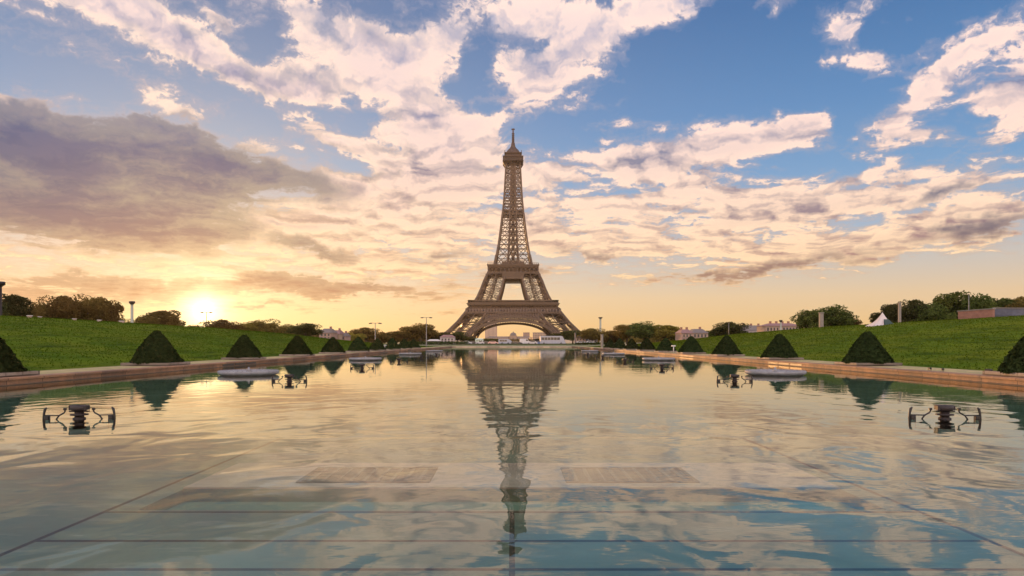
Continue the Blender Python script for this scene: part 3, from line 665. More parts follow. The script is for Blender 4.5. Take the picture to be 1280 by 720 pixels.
for sd in range(3):
    me, b = yew_mesh(sd+1)
    t = empty('clipped_yew', (0,0,0)); o = bpy.data.objects.new('foliage', me); COL.objects.link(o); o.parent = t
    b.build('inner_twigs', M['yewcore'], t)
    k = MB()
    for (x0,y0,x1,y1) in ((-1.6,-1.6,1.6,-1.48),(-1.6,1.48,1.6,1.6),(-1.6,-1.48,-1.48,1.48),(1.48,-1.48,1.6,1.48)): k.box((x0,y0,-.16),(x1,y1,.02))
    k.box((-1.48,-1.48,-.16),(1.48,1.48,-.02)); k.build('kerb', M['plinth'], t)
    protos.append(t)
ORD = ['nearest', 'second', 'third', 'fourth', 'fifth', 'sixth', 'seventh', 'eighth', 'ninth', 'tenth and farthest']
used = set()
def spare(lst, i):
    o = lst[i % len(lst)]
    if i % len(lst) not in used: used.add(i % len(lst)); return o
    return copy_tree(o)
k = 0
for s, side in ((-1, 'left'), (1, 'right')):
    for i in range(10):
        o = spare(protos, k); k += 1
        o.location = (s*25.25, 32.6+15.9*i, STRIP+.2); o.rotation_euler.z = (k*1.571) % 6.283
        sc = (1.0, 1.03, .97, 1.02, .99, 1.04, .96, 1.0, .98, 1.0)[(i*3+(s > 0)) % 10]; o.scale = (sc, sc, sc)
        tag(o, 'dark clipped yew cone on the %s bank, %s from the near end' % (side, ORD[i]), 'clipped yew', 'clipped yew cones along the %s bank' % side)
# ------------------------------------------------------------------ things in the water
def jet():
    t = empty('fountain_jet', (0,0,0))
    b = MB(); b.lathe([(.15,-.3),(.15,.03),(.11,.05),(.11,.20)], 14); b.lathe([(.21,.10),(.21,.13),(.12,.135)], 14); b.box((-.21,-.05,.10),(.21,.05,.135))
    b.box((-.24,-.04,.185),(.24,.04,.215)); b.lathe([(.13,.20),(.20,.24),(.21,.345),(.15,.36),(.13,.31)], 14); b.bbox((-.215,-.12,.235),(-.02,.12,.365),.02); b.bbox((.02,-.12,.235),(.215,.12,.355),.02); b.box((-.02,-.08,.24),(.02,.08,.33))
    b.build('nozzle', M['rust'], t)
    for s in (-1, 1):
        f = MB()
        f.tube([(s*.80,0,.30),(s*.835,0,.26),(s*.86,0,.15),(s*.87,0,0),(s*.86,0,-.28)], [.02,.035,.03,.03,.03], 8)     # bowed outer upright
        f.tube([(s*.86,0,.10),(s*.50,0,.095)], .017, 6); f.tube([(s*.72,0,.10),(s*.72,0,-.28)], .014, 6)
        f.tube([(s*.585,0,-.12),(s*.56,0,0),(s*.49,0,.095),(s*.375,0,.16),(s*.35,0,.20),(s*.35,0,.25)], .021, 8)
        f.bbox((s*.35-.035,-.035,.23),(s*.35+.035,.035,.285),.01)
        fr = f.build('spray_frame', M['black'], t)
        g = MB(); g.bbox((s*.79-.05,-.05,-.02),(s*.79+.05,.05,.085),.012); g.build('lamp_box', M['black'], fr)
    return t
J0 = jet(); first = True
for s, side in ((-1, 'left'), (1, 'right')):
    for i in range(7):
        o = J0 if first else copy_tree(J0); first = False
        o.location = (s*(11.25), 17.75+16.75*i, 0); o.rotation_euler.z = R(-6*s) if i == 0 else R(random.uniform(-5,5))
        nm = ['nearest', 'second', 'third', 'fourth', 'fifth', 'sixth', 'farthest'][i]
        tag(o, 'black metal fountain jet with two spray frames, %s from the camera in the %s row' % (nm, side), 'fountain jet', 'fountain jets in the %s row' % side)
def basin():
    t = empty('round_basin', (0,0,0))
    b = MB(); b.lathe([(1.3,-.3),(1.52,.0),(1.68,.06),(1.75,.12),(1.76,.255),(1.70,.275),(1.60,.265),(1.55,.20),(0.02,.19)], 48); b.build('bowl', M['basin'], t)
    r = MB()
    for k in range(40):
        a = 2*math.pi*k/40; c, s_ = math.cos(a), math.sin(a)
        r.bbox((-.03,-.02,0),(.03,.02,.04),.01, M=Matrix.Translation((1.65*c,1.65*s_,.268)) @ Matrix.Rotation(a+math.pi/2,4,'Z'))
    o = r.build('rim_nozzle', M['basin'], t); o['kind'] = 'stuff'
    n = MB(); n.lathe([(.16,.18),(.13,.30),(.07,.34),(.05,.46),(.02,.47)], 12); n.build('centre_nozzle', M['basin'], t)
    return t
B0 = basin(); first = True
for s, side in ((-1, 'left'), (1, 'right')):
    for i in range(4):
        o = B0 if first else copy_tree(B0); first = False
        o.location = (s*16, 41.5+33*i, 0)
        tag(o, 'low round grey basin standing in the pool, %s from the camera on the %s side' % (['nearest', 'second', 'third', 'farthest'][i], side), 'basin', 'round basins in the pool')
# wall grates, flood lamps, small light posts on the coping
def grate():
    t = empty('wall_grate', (0,0,0))
    b = MB()
    for k in range(3): y = -3.6+2.45*k; b.box((-.012,y,.07),(.004,y+2.2,.205))
    b.build('opening', M['black'], t)
    b = MB()
    for k in range(3):
        y = -3.6+2.45*k
        for q in range(12): b.box((-.03,y+.1+q*.182,.07),(-.013,y+.13+q*.182,.205))
        b.box((-.035,y-.03,.202),(-.012,y+2.23,.218))
    b.build('bars', M['grey'], t); return t
G0 = grate(); first = True
for s, side in ((-1, 'left'), (1, 'right')):
    for i in range(4):
        o = G0 if first else copy_tree(G0); first = False
        o.location = (s*(POOL+.095), 58+32.5*i, 0); o.rotation_euler.z = 0 if s > 0 else math.pi
        tag(o, 'dark barred opening in the %s pool wall, %s from the near end' % (side, ['first', 'second', 'third', 'fourth'][i]), 'grate', 'barred openings in the pool walls')
def flood():
    t = empty('flood_lamp', (0,0,0))
    b = MB(); b.bbox((-.17,-.10,.09),(.17,.10,.27),.03); b.build('housing', M['black'], t)
    b = MB(); b.bar((-.19,0,.02),(-.19,0,.2),.03); b.bar((.19,0,.02),(.19,0,.2),.03); b.box((-.2,-.06,0),(.2,.06,.025)); b.build('bracket', M['black'], t)
    return t
L0 = flood()
for i, (x, y, rz, l) in enumerate(((24.3, 34.8, .2, 'black flood lamp on the right coping close to the nearest yew'), (24.35, 38.6, -.3, 'squat black flood lamp on the right coping, second from the near end'), (24.35, 39.8, .1, 'squat black flood lamp on the right coping, third from the near end'))):
    o = L0 if i == 0 else copy_tree(L0); o.location = (x, y, STRIP+.015); o.rotation_euler.z = math.pi/2+rz; tag(o, l, 'flood lamp', 'flood lamps on the right coping')
    if i: o.scale = (.6,.6,.6)
def tpost():
    t = empty('path_light', (0,0,0)); b = MB(); b.tube([(0,0,0),(0,0,.95)], .07, 8); b.build('post', M['white'], t)
    b = MB(); b.bbox((-.32,-.14,.95),(.32,.14,1.12),.03); b.build('lamp_head', M['white'], t); return t
T0_ = tpost(); first = True
for (px, Y, l) in ((842, 108, 'white path light with flat head standing between two yews on the right coping'), (784, 148, 'white path light on the right coping, the far one of the pair there'), (481, 132, 'white path light with flat head on the left coping')):
    o = T0_ if first else copy_tree(T0_); first = False; o.location = ((px-640)/F*Y, Y, STRIP+.01); tag(o, l, 'path light', 'white path lights on the copings')
for (x, l) in ((1.9, 'dark framed metal grate in the submerged slab, right of the centre line'), (-2.35, 'dark framed metal grate in the submerged slab, left of the centre line')):
    t = empty('floor_grate', (x, 11.35, FZ+.034), l, 'grate', 'grates in the submerged slab')
    w = 1.05; b = MB()
    for (x0,y0,x1,y1) in ((-w,-.62,w,-.55),(-w,.55,w,.62),(-w,-.55,-w+.06,.55),(w-.06,-.55,w,.55),(-.5,-.55,-.44,.55)): b.box((x0,y0,0),(x1,y1,.02))
    b.build('frame', M['grate_pit'], t); b = MB()
    for k in range(9): q = -w+.18+k*(2*w-.36)/8; b.box((q-.03,-.55,.005),(q+.03,.55,.016))
    b.build('bars', M['grate_bar'], t); b = MB(); b.box((-w+.06,-.55,-.002),(w-.06,.55,.003)); b.build('pit', M['grate_pit'], t)
# ------------------------------------------------------------------ trees
def tree_proto(seed, kind, n=8500):
    r = np.random.default_rng(seed)
    # unit tree: height 1, width 1
    nc = {'round': 30, 'wide': 38, 'tall': 28, 'bush': 26}[kind]
    zc, rz, rx = {'round': (.56,.44,.46), 'wide': (.60,.38,.47), 'tall': (.55,.46,.42), 'bush': (.45,.52,.46)}[kind]
    cl = []
    while len(cl) < nc:
        p = r.normal(0,1,3); p /= np.linalg.norm(p); p *= r.random()**.45
        if p[2] < -.75: continue
        cl.append([p[0]*rx*.78, p[1]*rx*.78, zc+p[2]*rz*.80])
    cl = np.array(cl); cr = (.085+.075*r.random(nc))*(1.15 if kind != 'tall' else 1)
    idx = r.integers(0, nc, n); d = r.normal(0,1,(n,3)); d /= np.linalg.norm(d,axis=1)[:,None]
    rad = cr[idx]*(.55+.55*r.random(n)**.6)
    C = cl[idx]+d*rad[:,None]*np.array([1.15,1.15,.85]); C[:,2] = np.maximum(C[:,2], .03)
    nr = d*.6+r.normal(0,.6,(n,3)); nr /= np.linalg.norm(nr,axis=1)[:,None]
    u = np.cross(nr, r.normal(0,1,(n,3))); u /= np.linalg.norm(u,axis=1)[:,None]; v = np.cross(nr,u)
    s = (.0065+.0085*r.random(n))[:,None]
    me = quad_mesh('crown', C, u*s, v*s*1.35, M['leaf_b'])
    b = MB(); b.tube([(0,0,-.06),(.01,0,.12),(.0,.01,.32),(.01,0,.52),(0,0,.72)], [.036,.028,.022,.014,.006], 8)
    for k in range(9):
        c = cl[k]; z0 = .16+.035*k; b.tube([(0,0,z0),(c[0]*.45,c[1]*.45,z0+(c[2]-z0)*.55),tuple(c)], [.014,.009,.003], 6)
    return me, b
TP = {}
for kind, sd in (('round',11),('round2',12),('wide',13),('wide2',14),('tall',15),('bush',16),('bush2',17)):
    me, b = tree_proto(sd, kind.rstrip('2')); tm = b.build('trunk', M['bark']); TP[kind] = (me, tm.data); bpy.data.objects.remove(tm)
MESHV = {}
def tree(px, ytop, wpx, Y, kind, leaf, label, cat='tree', group='trees beyond the lawns', name='tree'):
    x = (px-640)/F*Y; zb = height(x, Y); h = zrow(ytop, Y)-zb; w = wpx/F*Y*1.3
    t = empty(name, (x, Y, zb), label, cat, group, rz=random.uniform(0,6.28)); t.scale = (w, w, h)
    me, tk = TP[kind]
    if (kind, leaf) not in MESHV:
        m2 = me.copy(); m2.materials.clear(); m2.materials.append(M[leaf]); MESHV[(kind, leaf)] = m2
    c = bpy.data.objects.new('crown', MESHV[(kind, leaf)]); COL.objects.link(c); c.parent = t
    q = bpy.data.objects.new('trunk', tk); COL.objects.link(q); q.parent = t
    return t
TREES = [
 # left hill, from the edge of the picture toward the tower
 (-22,360,50,150,'round','leaf_c','dark tree at the left edge, mostly behind the brown light column'),
 (12,365,42,158,'round2','leaf_c','dark rounded tree just right of the brown light column at the left edge'),
 (48,372,38,180,'bush','leaf_a','low brown tree filling the gap left of the long rounded grove'),
 (78,369,52,186,'wide','leaf_a','brown green tree, left end of the long rounded grove on the left hill'),
 (108,368,54,190,'wide2','leaf_a','brown green tree in the middle of the long rounded grove on the left hill'),
 (132,372,40,194,'round','leaf_a','tree at the right end of the long rounded grove, falling to its edge'),
 (160,391,34,200,'bush2','leaf_a','small bushy tree at the foot of the flat capped light column'),
 (182,390,30,205,'bush','leaf_a','small bushy tree between the light column and the sun'),
 (208,386,44,210,'round2','leaf_a','rounded tree left of and just under the setting sun'),
 (243,400,40,215,'bush2','leaf_a','low sunlit tree right below the setting sun'),
 (275,399,42,225,'wide','leaf_a','low wide tree just right of the setting sun'),
 (304,400,36,235,'bush','leaf_d','low golden tree above the third yew of the left bank'),
 (332,399,40,240,'wide2','leaf_a','wide brown tree right of the golden one above the left lawn'),
 (356,402,30,250,'bush','leaf_a','small brown tree left of the dark round tree near the pink houses'),
 (382,403,40,205,'round','leaf_c','darker round tree directly left of the pink houses'),
 (436,411,32,300,'bush2','leaf_d','bushy golden brown tree directly right of the pink houses'),
 (458,409,34,310,'wide','leaf_a','brown tree behind the double armed lamp post on the left'),
 (487,412,36,320,'bush','leaf_a','low brown tree right of the double armed lamp post on the left'),
 (508,408,30,330,'round2','leaf_d','small golden tree left of the large orange brown tree'),
 (525,404,42,318,'wide2','leaf_a','large orange brown tree behind the tall lamp post left of the tower'),
 (551,413,32,330,'bush','leaf_c','dark tree behind the grey kiosk left of the tower'),
 (572,414,26,335,'round','leaf_c','dark tree directly right of the grey kiosk, at the tower foot'),
 (590,420,22,420,'bush','leaf_c','small dark tree in front of the left tower foot'),
 (610,421,26,460,'bush2','leaf_b','low green tree under the left side of the great arch'),
 # right
 (678,421,22,460,'bush','leaf_c','small dark tree under the right side of the great arch'),
 (694,416,26,430,'round','leaf_c','dark tree in front of the right tower foot'),
 (716,412,28,360,'round2','leaf_c','dark tree behind the pinkish pavilion right of the tower'),
 (740,410,34,300,'wide','leaf_a','brown tree around the base of the disc topped light column'),
 (764,411,30,315,'bush','leaf_a','brown green tree right of the disc topped light column'),
 (784,405,36,300,'round','leaf_d','golden green tree, left end of the grove above the right yews'),
 (806,402,42,290,'wide2','leaf_b','tall green tree, the highest of the grove above the right yews'),
 (830,405,36,285,'round2','leaf_d','golden green tree in the grove, left of the pinkish house'),
 (850,407,26,300,'bush2','leaf_b','green tree directly behind the pinkish house on the right'),
 (893,408,30,270,'bush','leaf_b','bushy green tree right of the grey roofed house'),
 (914,402,42,262,'wide','leaf_c','dark spreading tree behind the slim pole on the right'),
 (944,409,34,300,'bush2','leaf_c','dark low tree left of the long stone building'),
 (1012,386,36,185,'round','leaf_b','left half of the big double crowned tree beside the grey square pillar'),
 (1040,381,46,190,'wide2','leaf_b','right half of the big double crowned tree beside the grey square pillar'),
 (1066,394,30,195,'bush','leaf_a','low brown tree between the big double crowned tree and the tent'),
 (1088,398,24,205,'bush2','leaf_a','small bush right behind the white tent'),
 (1114,378,38,175,'round2','leaf_c','dark tree between the white tent and the slim grey pillar'),
 (1142,374,42,178,'wide','leaf_c','dark spreading tree just right of the slim grey pillar'),
 (1168,373,40,172,'bush','leaf_b','green tree at the left foot of the highest crown on the right hill'),
 (1192,363,52,180,'round','leaf_b','highest tree crown on the right hill, left of the thin pole'),
 (1222,367,42,176,'wide2','leaf_b','wide green tree behind the reddish wall on the right hill'),
 (1250,370,46,182,'round2','leaf_b','green tree behind the blue grey wall on the right hill'),
 (1280,370,44,178,'wide','leaf_a','brown green tree at the right edge, above the blue grey wall')]
for a in TREES: tree(*a)
# far-off woods that read as one mass
def woods(name, label, x0, x1, Y0, Y1, n, leaf, top):
    r = RNG; x = x0+(x1-x0)*r.random(n); y = Y0+(Y1-Y0)*r.random(n)
    hh = np.array([top*(.62+.38*(mnoise.noise(Vector((a*.035, b_*.02, 1.7)))*.5+.5)+.16*mnoise.noise(Vector((a*.15, 4, 2)))) for a, b_ in zip(x, y)])
    z = 1+hh*(1-(1-np.sqrt(r.random(n)))*1.0)
    C = np.stack([x, y, z], 1); u = r.normal(0,1,(n,3)); u /= np.linalg.norm(u,axis=1)[:,None]; v = np.cross(u, r.normal(0,1,(n,3))); v /= np.linalg.norm(v,axis=1)[:,None]
    s = (.35+.4*r.random(n))[:,None]*(Y0/400)
    o = bpy.data.objects.new(name, quad_mesh(name, C, u*s, v*s, M[leaf])); COL.objects.link(o); tag(o, label, 'woods', kind='stuff')
woods('distant_woods', 'brown mass of far-off trees behind the left bank', -520, -52, 430, 520, 26000, 'leaf_a', 8.2)
woods('distant_woods', 'brown green mass of far-off trees behind the right bank', 60, 560, 430, 520, 26000, 'leaf_a', 9.0)
woods('distant_woods', 'dark line of far trees left of the tower feet', -380, -62, 1130, 1200, 9000, 'leaf_c', 11.0)
woods('distant_woods', 'dark line of far trees right of the tower feet', 62, 380, 1130, 1200, 9000, 'leaf_c', 11.0)
woods('distant_woods', 'low dark line of far trees seen through the arch', -62, 62, 1130, 1160, 4000, 'leaf_a', 4.6)
def hedge(x0, x1, y, z0, h, w, label):
    n = int((x1-x0)*90); r = RNG
    P = np.stack([x0+(x1-x0)*r.random(n), y+(r.random(n)-.5)*w, z0+h*r.random(n)**.7*(1+.12*np.sin(np.linspace(0,60,n)))], 1)
    u = r.normal(0,1,(n,3)); u /= np.linalg.norm(u,axis=1)[:,None]; v = np.cross(u, r.normal(0,1,(n,3))); v /= np.linalg.norm(v,axis=1)[:,None]
    o = bpy.data.objects.new('hedge', quad_mesh('hedge', P, u*.11, v*.16, M['hedge'])); COL.objects.link(o); tag(o, label, 'hedge')
hedge(-44, -17, 268.5, .95, 1.15, 1.6, 'dark green hedge along the far end of the pool, left of the tower')
hedge(25, 40, 268.5, .95, .8, 1.6, 'low green hedge at the far end of the pool, right of the tower')
hedge(-17, 25, 269.5, .95, .28, .9, 'very low clipped hedge across the middle of the far end')
# ------------------------------------------------------------------ lamp posts, columns, pillars
def base_at(px, Y): x = (px-640)/F*Y; return Vector((x, Y, height(x, Y)))
def lamp_post(px, ytop, Y, label):
    p = base_at(px, Y); H = zrow(ytop, Y)-p.z; t = empty('lamp_post', p, label, 'lamp post', 'double armed lamp posts')
    b = MB(); b.tube([(0,0,0),(0,0,.6),(0,0,.62),(0,0,H)], [.26,.24,.16,.10], 8); b.build('pole', M['grey'], t)
    for s in (-1, 1):
        b = MB(); b.tube([(0,0,H-.15),(s*.8,0,H-.05),(s*1.5,0,H-.02)], .07, 6); a = b.build('arm', M['grey'], t)
        b = MB(); b.bbox((s*1.45-.45,-.22,H-.32),(s*1.45+.45,.22,H-.02),.08); b.build('lamp_head', M['black'], a)
lamp_post(469, 403.5, 205, 'slim double armed lamp post above the sixth yew of the left bank')
lamp_post(533, 396.5, 225, 'tall double armed lamp post in front of the orange brown tree left of the tower')
lamp_post(258, 390, 225, 'thin double armed lamp post right under the setting sun')
def light_column(px, ytop, wpx, Y, label, m='green_metal'):
    p = base_at(px, Y); H = zrow(ytop, Y)-p.z; w = wpx/F*Y/2; t = empty('light_column', p, label, 'light column', 'light columns with flat caps')
    b = MB(); b.lathe([(w*1.15,0),(w*1.15,.5),(w,.55),(w*.92,H-.75)], 14); b.build('shaft', M[m], t)
    b = MB(); b.lathe([(w,H-.75),(w*1.5,H-.55),(w*2.1,H-.42),(w*2.1,H-.08),(w*1.7,H)], 18); b.build('cap', M['black'], t)
light_column(165, 376.5, 3.4, 150, 'greenish light column with a flat disc cap, standing among trees left of the sun')
light_column(750.5, 396.5, 2.6, 350, 'pale light column with a dark disc cap, right of the tower')
light_column(976, 400, 2.0, 240, 'small light column with a flat cap above the long stone building')
light_column(-1.5, 352, 7, 100, 'thick brown light column with a flat cap, cut by the left edge', 'rust')
def pillar(px, ytop, wpx, Y, label, m='concrete'):
    p = base_at(px, Y); H = zrow(ytop, Y)-p.z; w = wpx/F*Y/2; t = empty('stone_pillar', p, label, 'pillar', 'pale square pillars' if m == 'concrete' else None)
    b = MB(); b.bbox((-w,-w,0),(w,w,H-.15), w*.12); b.build('shaft', M[m], t)
    b = MB(); b.bbox((-w*1.25,-w*1.25,H-.15),(w*1.25,w*1.25,H), .03); b.build('cap', M[m], t)
pillar(1026.5, 390.5, 4.4, 140, 'grey square pillar in front of the big double crowned tree')
pillar(1124.5, 378, 2.8, 130, 'slim grey pillar right of the white tent')
pillar(752.5, 418, 2.8, 205, 'short pale pillar at the far right corner of the pool')
pillar(719, 416, 1.6, 272, 'thin dark post in front of the pinkish pavilion', 'slate')
def thin_pole(px, ytop, Y, label):
    p = base_at(px, Y); H = zrow(ytop, Y)-p.z; t = empty('thin_pole', p, label, 'pole', 'thin poles')
    b = MB(); b.tube([(0,0,0),(0,0,H)], [.11,.07], 8); b.build('shaft', M['grey'], t); b = MB(); b.lathe([(.16,H-.05),(.16,H+.12),(.05,H+.2)], 8); b.build('cap', M['grey'], t)
thin_pole(911, 404.5, 190, 'thin pale pole in front of the dark spreading tree')
thin_pole(1211, 368.5, 150, 'thin pole right of the highest tree crown')
# ------------------------------------------------------------------ tent and walls on the right hill
p = base_at(1103, 90); t = empty('tent', (p.x, p.y, p.z-.05), 'white pointed tent with a dark entrance on the right hill', 'tent')
u = 90/F
b = MB(); N = 20; prof = [(21*u,-.45),(16*u,.0),(10*u,.32),(5.5*u,.78),(2.8*u,1.2),(1.1*u,1.5),(.02,1.68)]
vs = []; fs = []
for i, (r_, z) in enumerate(prof):
    for k in range(N):
        a = 2*math.pi*k/N; rr = r_*(1+(.10*math.cos(a*5) if i < 4 else 0)); vs.append((rr*math.cos(a), rr*math.sin(a), z))
for i in range(len(prof)-1):
    for k in range(N): fs.append((i*N+k, i*N+(k+1)%N, i*N+N+(k+1)%N, i*N+N+k))
b.add(vs, fs, 0, True); b.build('canopy', M['canvas'], t)
b = MB(); b.add([(-6*u,-18.0*u,-.1),(6*u,-18.0*u,-.1),(3.0*u,-8.6*u,.74),(-3.0*u,-8.6*u,.74),(-5*u,-13.0*u,-.1),(5*u,-13.0*u,-.1),(2.2*u,-7.6*u,.62),(-2.2*u,-7.6*u,.62)], [(0,1,2,3),(7,6,5,4),(0,4,5,1),(1,5,6,2),(2,6,7,3),(3,7,4,0)]); b.build('entrance', M['joint'], t)
def low_wall(px0, px1, yt0, yt1, Y0, Y1, m, label, rows=5):
    a = at(px0, yt0, Y0); c = at(px1, yt1, Y1); zb = min(height(a.x, a.y), height(c.x, c.y))-.6
    t = empty('garden_wall', (a.x, a.y, zb), label, 'wall'); d = Vector((c.x-a.x, c.y-a.y, 0)); L = d.length; M4 = Matrix.Rotation(math.atan2(d.y, d.x), 4, 'Z')
    b = MB(); H0, H1 = a.z-zb, c.z-zb
    for k in range(rows):
        f0, f1 = k/rows, (k+1)/rows; off = .02*(k % 2)
        vs = [(0,-.25-off,H0*f0+.012),(L,-.25-off,H1*f0+.012),(L,.25,H1*f0+.012),(0,.25,H0*f0+.012),(0,-.25-off,H0*f1-.012),(L,-.25-off,H1*f1-.012),(L,.25,H1*f1-.012),(0,.25,H0*f1-.012)]
        b.add([M4 @ Vector(q) for q in vs], [(3,2,1,0),(4,5,6,7),(0,1,5,4),(1,2,6,5),(2,3,7,6),(3,0,4,7)])
    b.build('courses', M[m], t)
    b = MB(); vs = [(-.1,-.34,H0),(L+.1,-.34,H1),(L+.1,.34,H1),(-.1,.34,H0),(-.1,-.34,H0+.12),(L+.1,-.34,H1+.12),(L+.1,.34,H1+.12),(-.1,.34,H0+.12)]
    b.add([M4 @ Vector(q) for q in vs], [(3,2,1,0),(4,5,6,7),(0,1,5,4),(1,2,6,5),(2,3,7,6),(3,0,4,7)]); b.build('capping', M['concrete'], t)
low_wall(1199, 1242, 389.5, 386.5, 92, 88, 'brick', 'reddish low wall of stacked courses on the right hill')
low_wall(1243, 1300, 385.5, 386.0, 90, 86, 'blue_slate', 'blue grey low wall at the right edge of the hill')
low_wall(968, 1001, 414.8, 412.6, 150, 146, 'cream', 'low pale wall in front of the long stone building', 2)
for i, (px, Y, sc) in enumerate(((37, 72, 1.0), (50, 74, .7), (93, 78, .8), (124, 83, .9), (152, 88, 1.1))):
    p = base_at(px, Y)
    t = empty('stone_block', p, ['small pale stone block on the left crest near the brown light column', 'smallest pale stone block on the left crest, below the gap before the rounded grove', 'pale stone block below the middle of the rounded grove', 'pale stone block below the right end of the rounded grove', 'pale stone block just left of the flat capped light column'][i], 'stone block', 'pale stone blocks on the left crest', rz=random.uniform(-.5,.5)); t.scale = (sc*.8, sc*.8, sc*.8)
    b = MB(); b.bbox((-.30,-.2,-.1),(.30,.2,.20), .05); b.build('block', M['cream'], t)
    b = MB(); b.bbox((-.34,-.24,.20),(.34,.24,.28), .02); b.build('cap', M['white'], t)
# ------------------------------------------------------------------ houses
def windows(t, x0, x1, z0, z1, nx, nz, yf, m='glass', ww=.5, hh=.55):
    dx, dz = (x1-x0)/nx, (z1-z0)/nz
    for j in range(nz):
        for i in range(nx):
            cx, cz = x0+dx*(i+.5), z0+dz*(j+.5); a, c = dx*ww/2, dz*hh/2
            b = MB(); b.box((cx-a,yf-.03,cz-c),(cx+a,yf+.12,cz+c)); w = b.build('window', M[m], t)
            b = MB(); b.box((cx-a-.1,yf-.14,cz-c-.14),(cx+a+.1,yf+.02,cz-c-.002)); b.box((cx-a-.1,yf-.08,cz+c+.002),(cx+a+.1,yf+.02,cz+c+.12)); b.build('sill', M['concrete'], w)
def house(px0, px1, ytop, Y, wall, roof, label, nx, nz, cat='house', name='house', deep=9, roofh=.28, hip=True, chim=1, zb=None, group=None):
    x0, x1 = (px0-640)/F*Y, (px1-640)/F*Y; cx = (x0+x1)/2; zb = height(cx, Y) if zb is None else zb; H = zrow(ytop, Y)-zb; hw = (x1-x0)/2
    t = empty(name, (cx, Y+deep/2, zb), label, cat, group); he = H*(1-roofh)
    b = MB(); b.box((-hw,-deep/2,-.5),(hw,deep/2,he)); b.box((-hw-.08,-deep/2-.08,he*.5),(hw+.08,deep/2+.08,he*.5+.18)); b.build('wall', M[wall], t)
    b = MB(); i = min(hw*.45, deep*.35) if hip else 0; e = .3
    if roofh > .05:
        b.add([(-hw-e,-deep/2-e,he),(hw+e,-deep/2-e,he),(hw+e,deep/2+e,he),(-hw-e,deep/2+e,he),(-hw+i,-deep/2+deep*.3,H),(hw-i,-deep/2+deep*.3,H),(hw-i,deep/2-deep*.3,H),(-hw+i,deep/2-deep*.3,H)], [(3,2,1,0),(4,5,6,7),(0,1,5,4),(1,2,6,5),(2,3,7,6),(3,0,4,7)])
    else: b.box((-hw-.15,-deep/2-.15,he),(hw+.15,deep/2+.15,he+max(.25,H*.02)))
    rf = b.build('roof', M[roof], t)
    for k in range(chim):
        x = -hw*.5+hw*1.0*k/max(1,chim-1) if chim > 1 else hw*.4
        b = MB(); b.box((x-.35,-.4,he+(H-he)*.5),(x+.35,.4,H+.8)); b.build('chimney', M['brick'], rf)
    windows(t, -hw+.3, hw-.3, he*.08, he*.97, nx, nz, -deep/2)
    return t
house(399, 414, 410.5, 255, 'plaster', 'slate', 'pink house with a grey roof, left one of the row behind the left lawn', 3, 3, group='pink houses behind the left lawn')
house(413.5, 424, 412.5, 265, 'cream', 'purple', 'pale house in the middle of the row behind the left lawn', 2, 3, group='pink houses behind the left lawn')
house(423.5, 431.5, 416, 270, 'plaster', 'slate', 'small low pink house at the right end of the row behind the left lawn', 2, 2, group='pink houses behind the left lawn')
house(852, 866, 411.5, 235, 'plaster', 'purple', 'pinkish house with dark windows right of the grove on the right', 3, 2, chim=2)
house(865.5, 885, 411, 245, 'cream', 'slate', 'pale house under a grey roof next to the pinkish one', 4, 2)
house(925, 962, 406.5, 285, 'plaster_g', 'slate', 'grey purple terrace behind the dark low tree on the right', 7, 2, chim=3)
house(957, 1003, 403.8, 252, 'cream', 'purple', 'long pinkish stone building left of the big double crowned tree', 11, 3, 'building', 'stone_building', roofh=.14, chim=4)
# kiosks and pavilions at the far end
house(550, 568, 418.5, 300, 'plaster_g', 'purple', 'grey kiosk with a purple roof at the far left corner of the pool', 4, 1, 'kiosk', 'kiosk', deep=5, roofh=.24, chim=0)
house(719.5, 732, 420.3, 300, 'plaster', 'slate', 'pinkish pavilion with a grey roof right of the tower arch', 3, 1, 'pavilion', 'pavilion', deep=5, roofh=.12, chim=0)
house(731, 747, 419.5, 312, 'concrete', 'white', 'low pavilion with a pale sloping roof beside the pinkish one', 4, 1, 'pavilion', 'pavilion', deep=5, roofh=.22, chim=0)
house(594, 604, 423, 300, 'hut', 'hut', 'small pale green hut left of the long grey coach', 3, 1, 'hut', 'hut', deep=3, roofh=.15, chim=0)
house(534, 550, 424.2, 297, 'concrete', 'white', 'long low white roofed stall left of the grey kiosk', 4, 1, 'stall', 'stall', deep=3, roofh=.3, chim=0)
# beyond the arch
t = house(607.5, 666, 420.5, 1560, 'cream', 'slate', 'long pale palace with a domed middle, seen through the arch', 26, 2, 'palace', 'palace', deep=22, roofh=.2, chim=0)
Zp = zrow(420.5, 1560)-height(0, 1560); cx = (641.5-(607.5+666)/2)/F*1560
b = MB(); b.box((cx-8.5,-14,-.5),(cx+8.5,11.2,Zp+1)); b.box((cx-9.2,-14.6,Zp+1),(cx+9.2,11.6,Zp+1.8)); 
for k in range(6): b.bar((cx-7.5+3*k,-14.6,1),(cx-7.5+3*k,-14.6,Zp-1.5),1.1)
b.build('central_block', M['cream'], t)
b = MB(); b.lathe([(7.6,Zp+1.8),(7.4,Zp+4),(6.2,Zp+6.4),(4,Zp+8.2),(1.5,Zp+9),(1.2,Zp+10),(.3,Zp+11.5)], 4, (cx,-2,0), smooth=False); b.build('dome', M['slate'], t)
b = MB(); b.box((cx-1.6,-15.0,0),(cx+1.6,-13.9,Zp-4)); b.build('door', M['glass'], t)
house(661.5, 666, 421.2, 1490, 'orange', 'cream', 'small sunlit orange block right of the palace', 2, 3, 'building', 'office_block', deep=12, roofh=0.02, chim=0)
house(606.3, 621.2, 398, 2300, 'taupe', 'taupe', 'tall flat tower block seen through the left of the arch', 9, 22, 'tower block', 'tower_block', deep=34, roofh=0.02, chim=0)
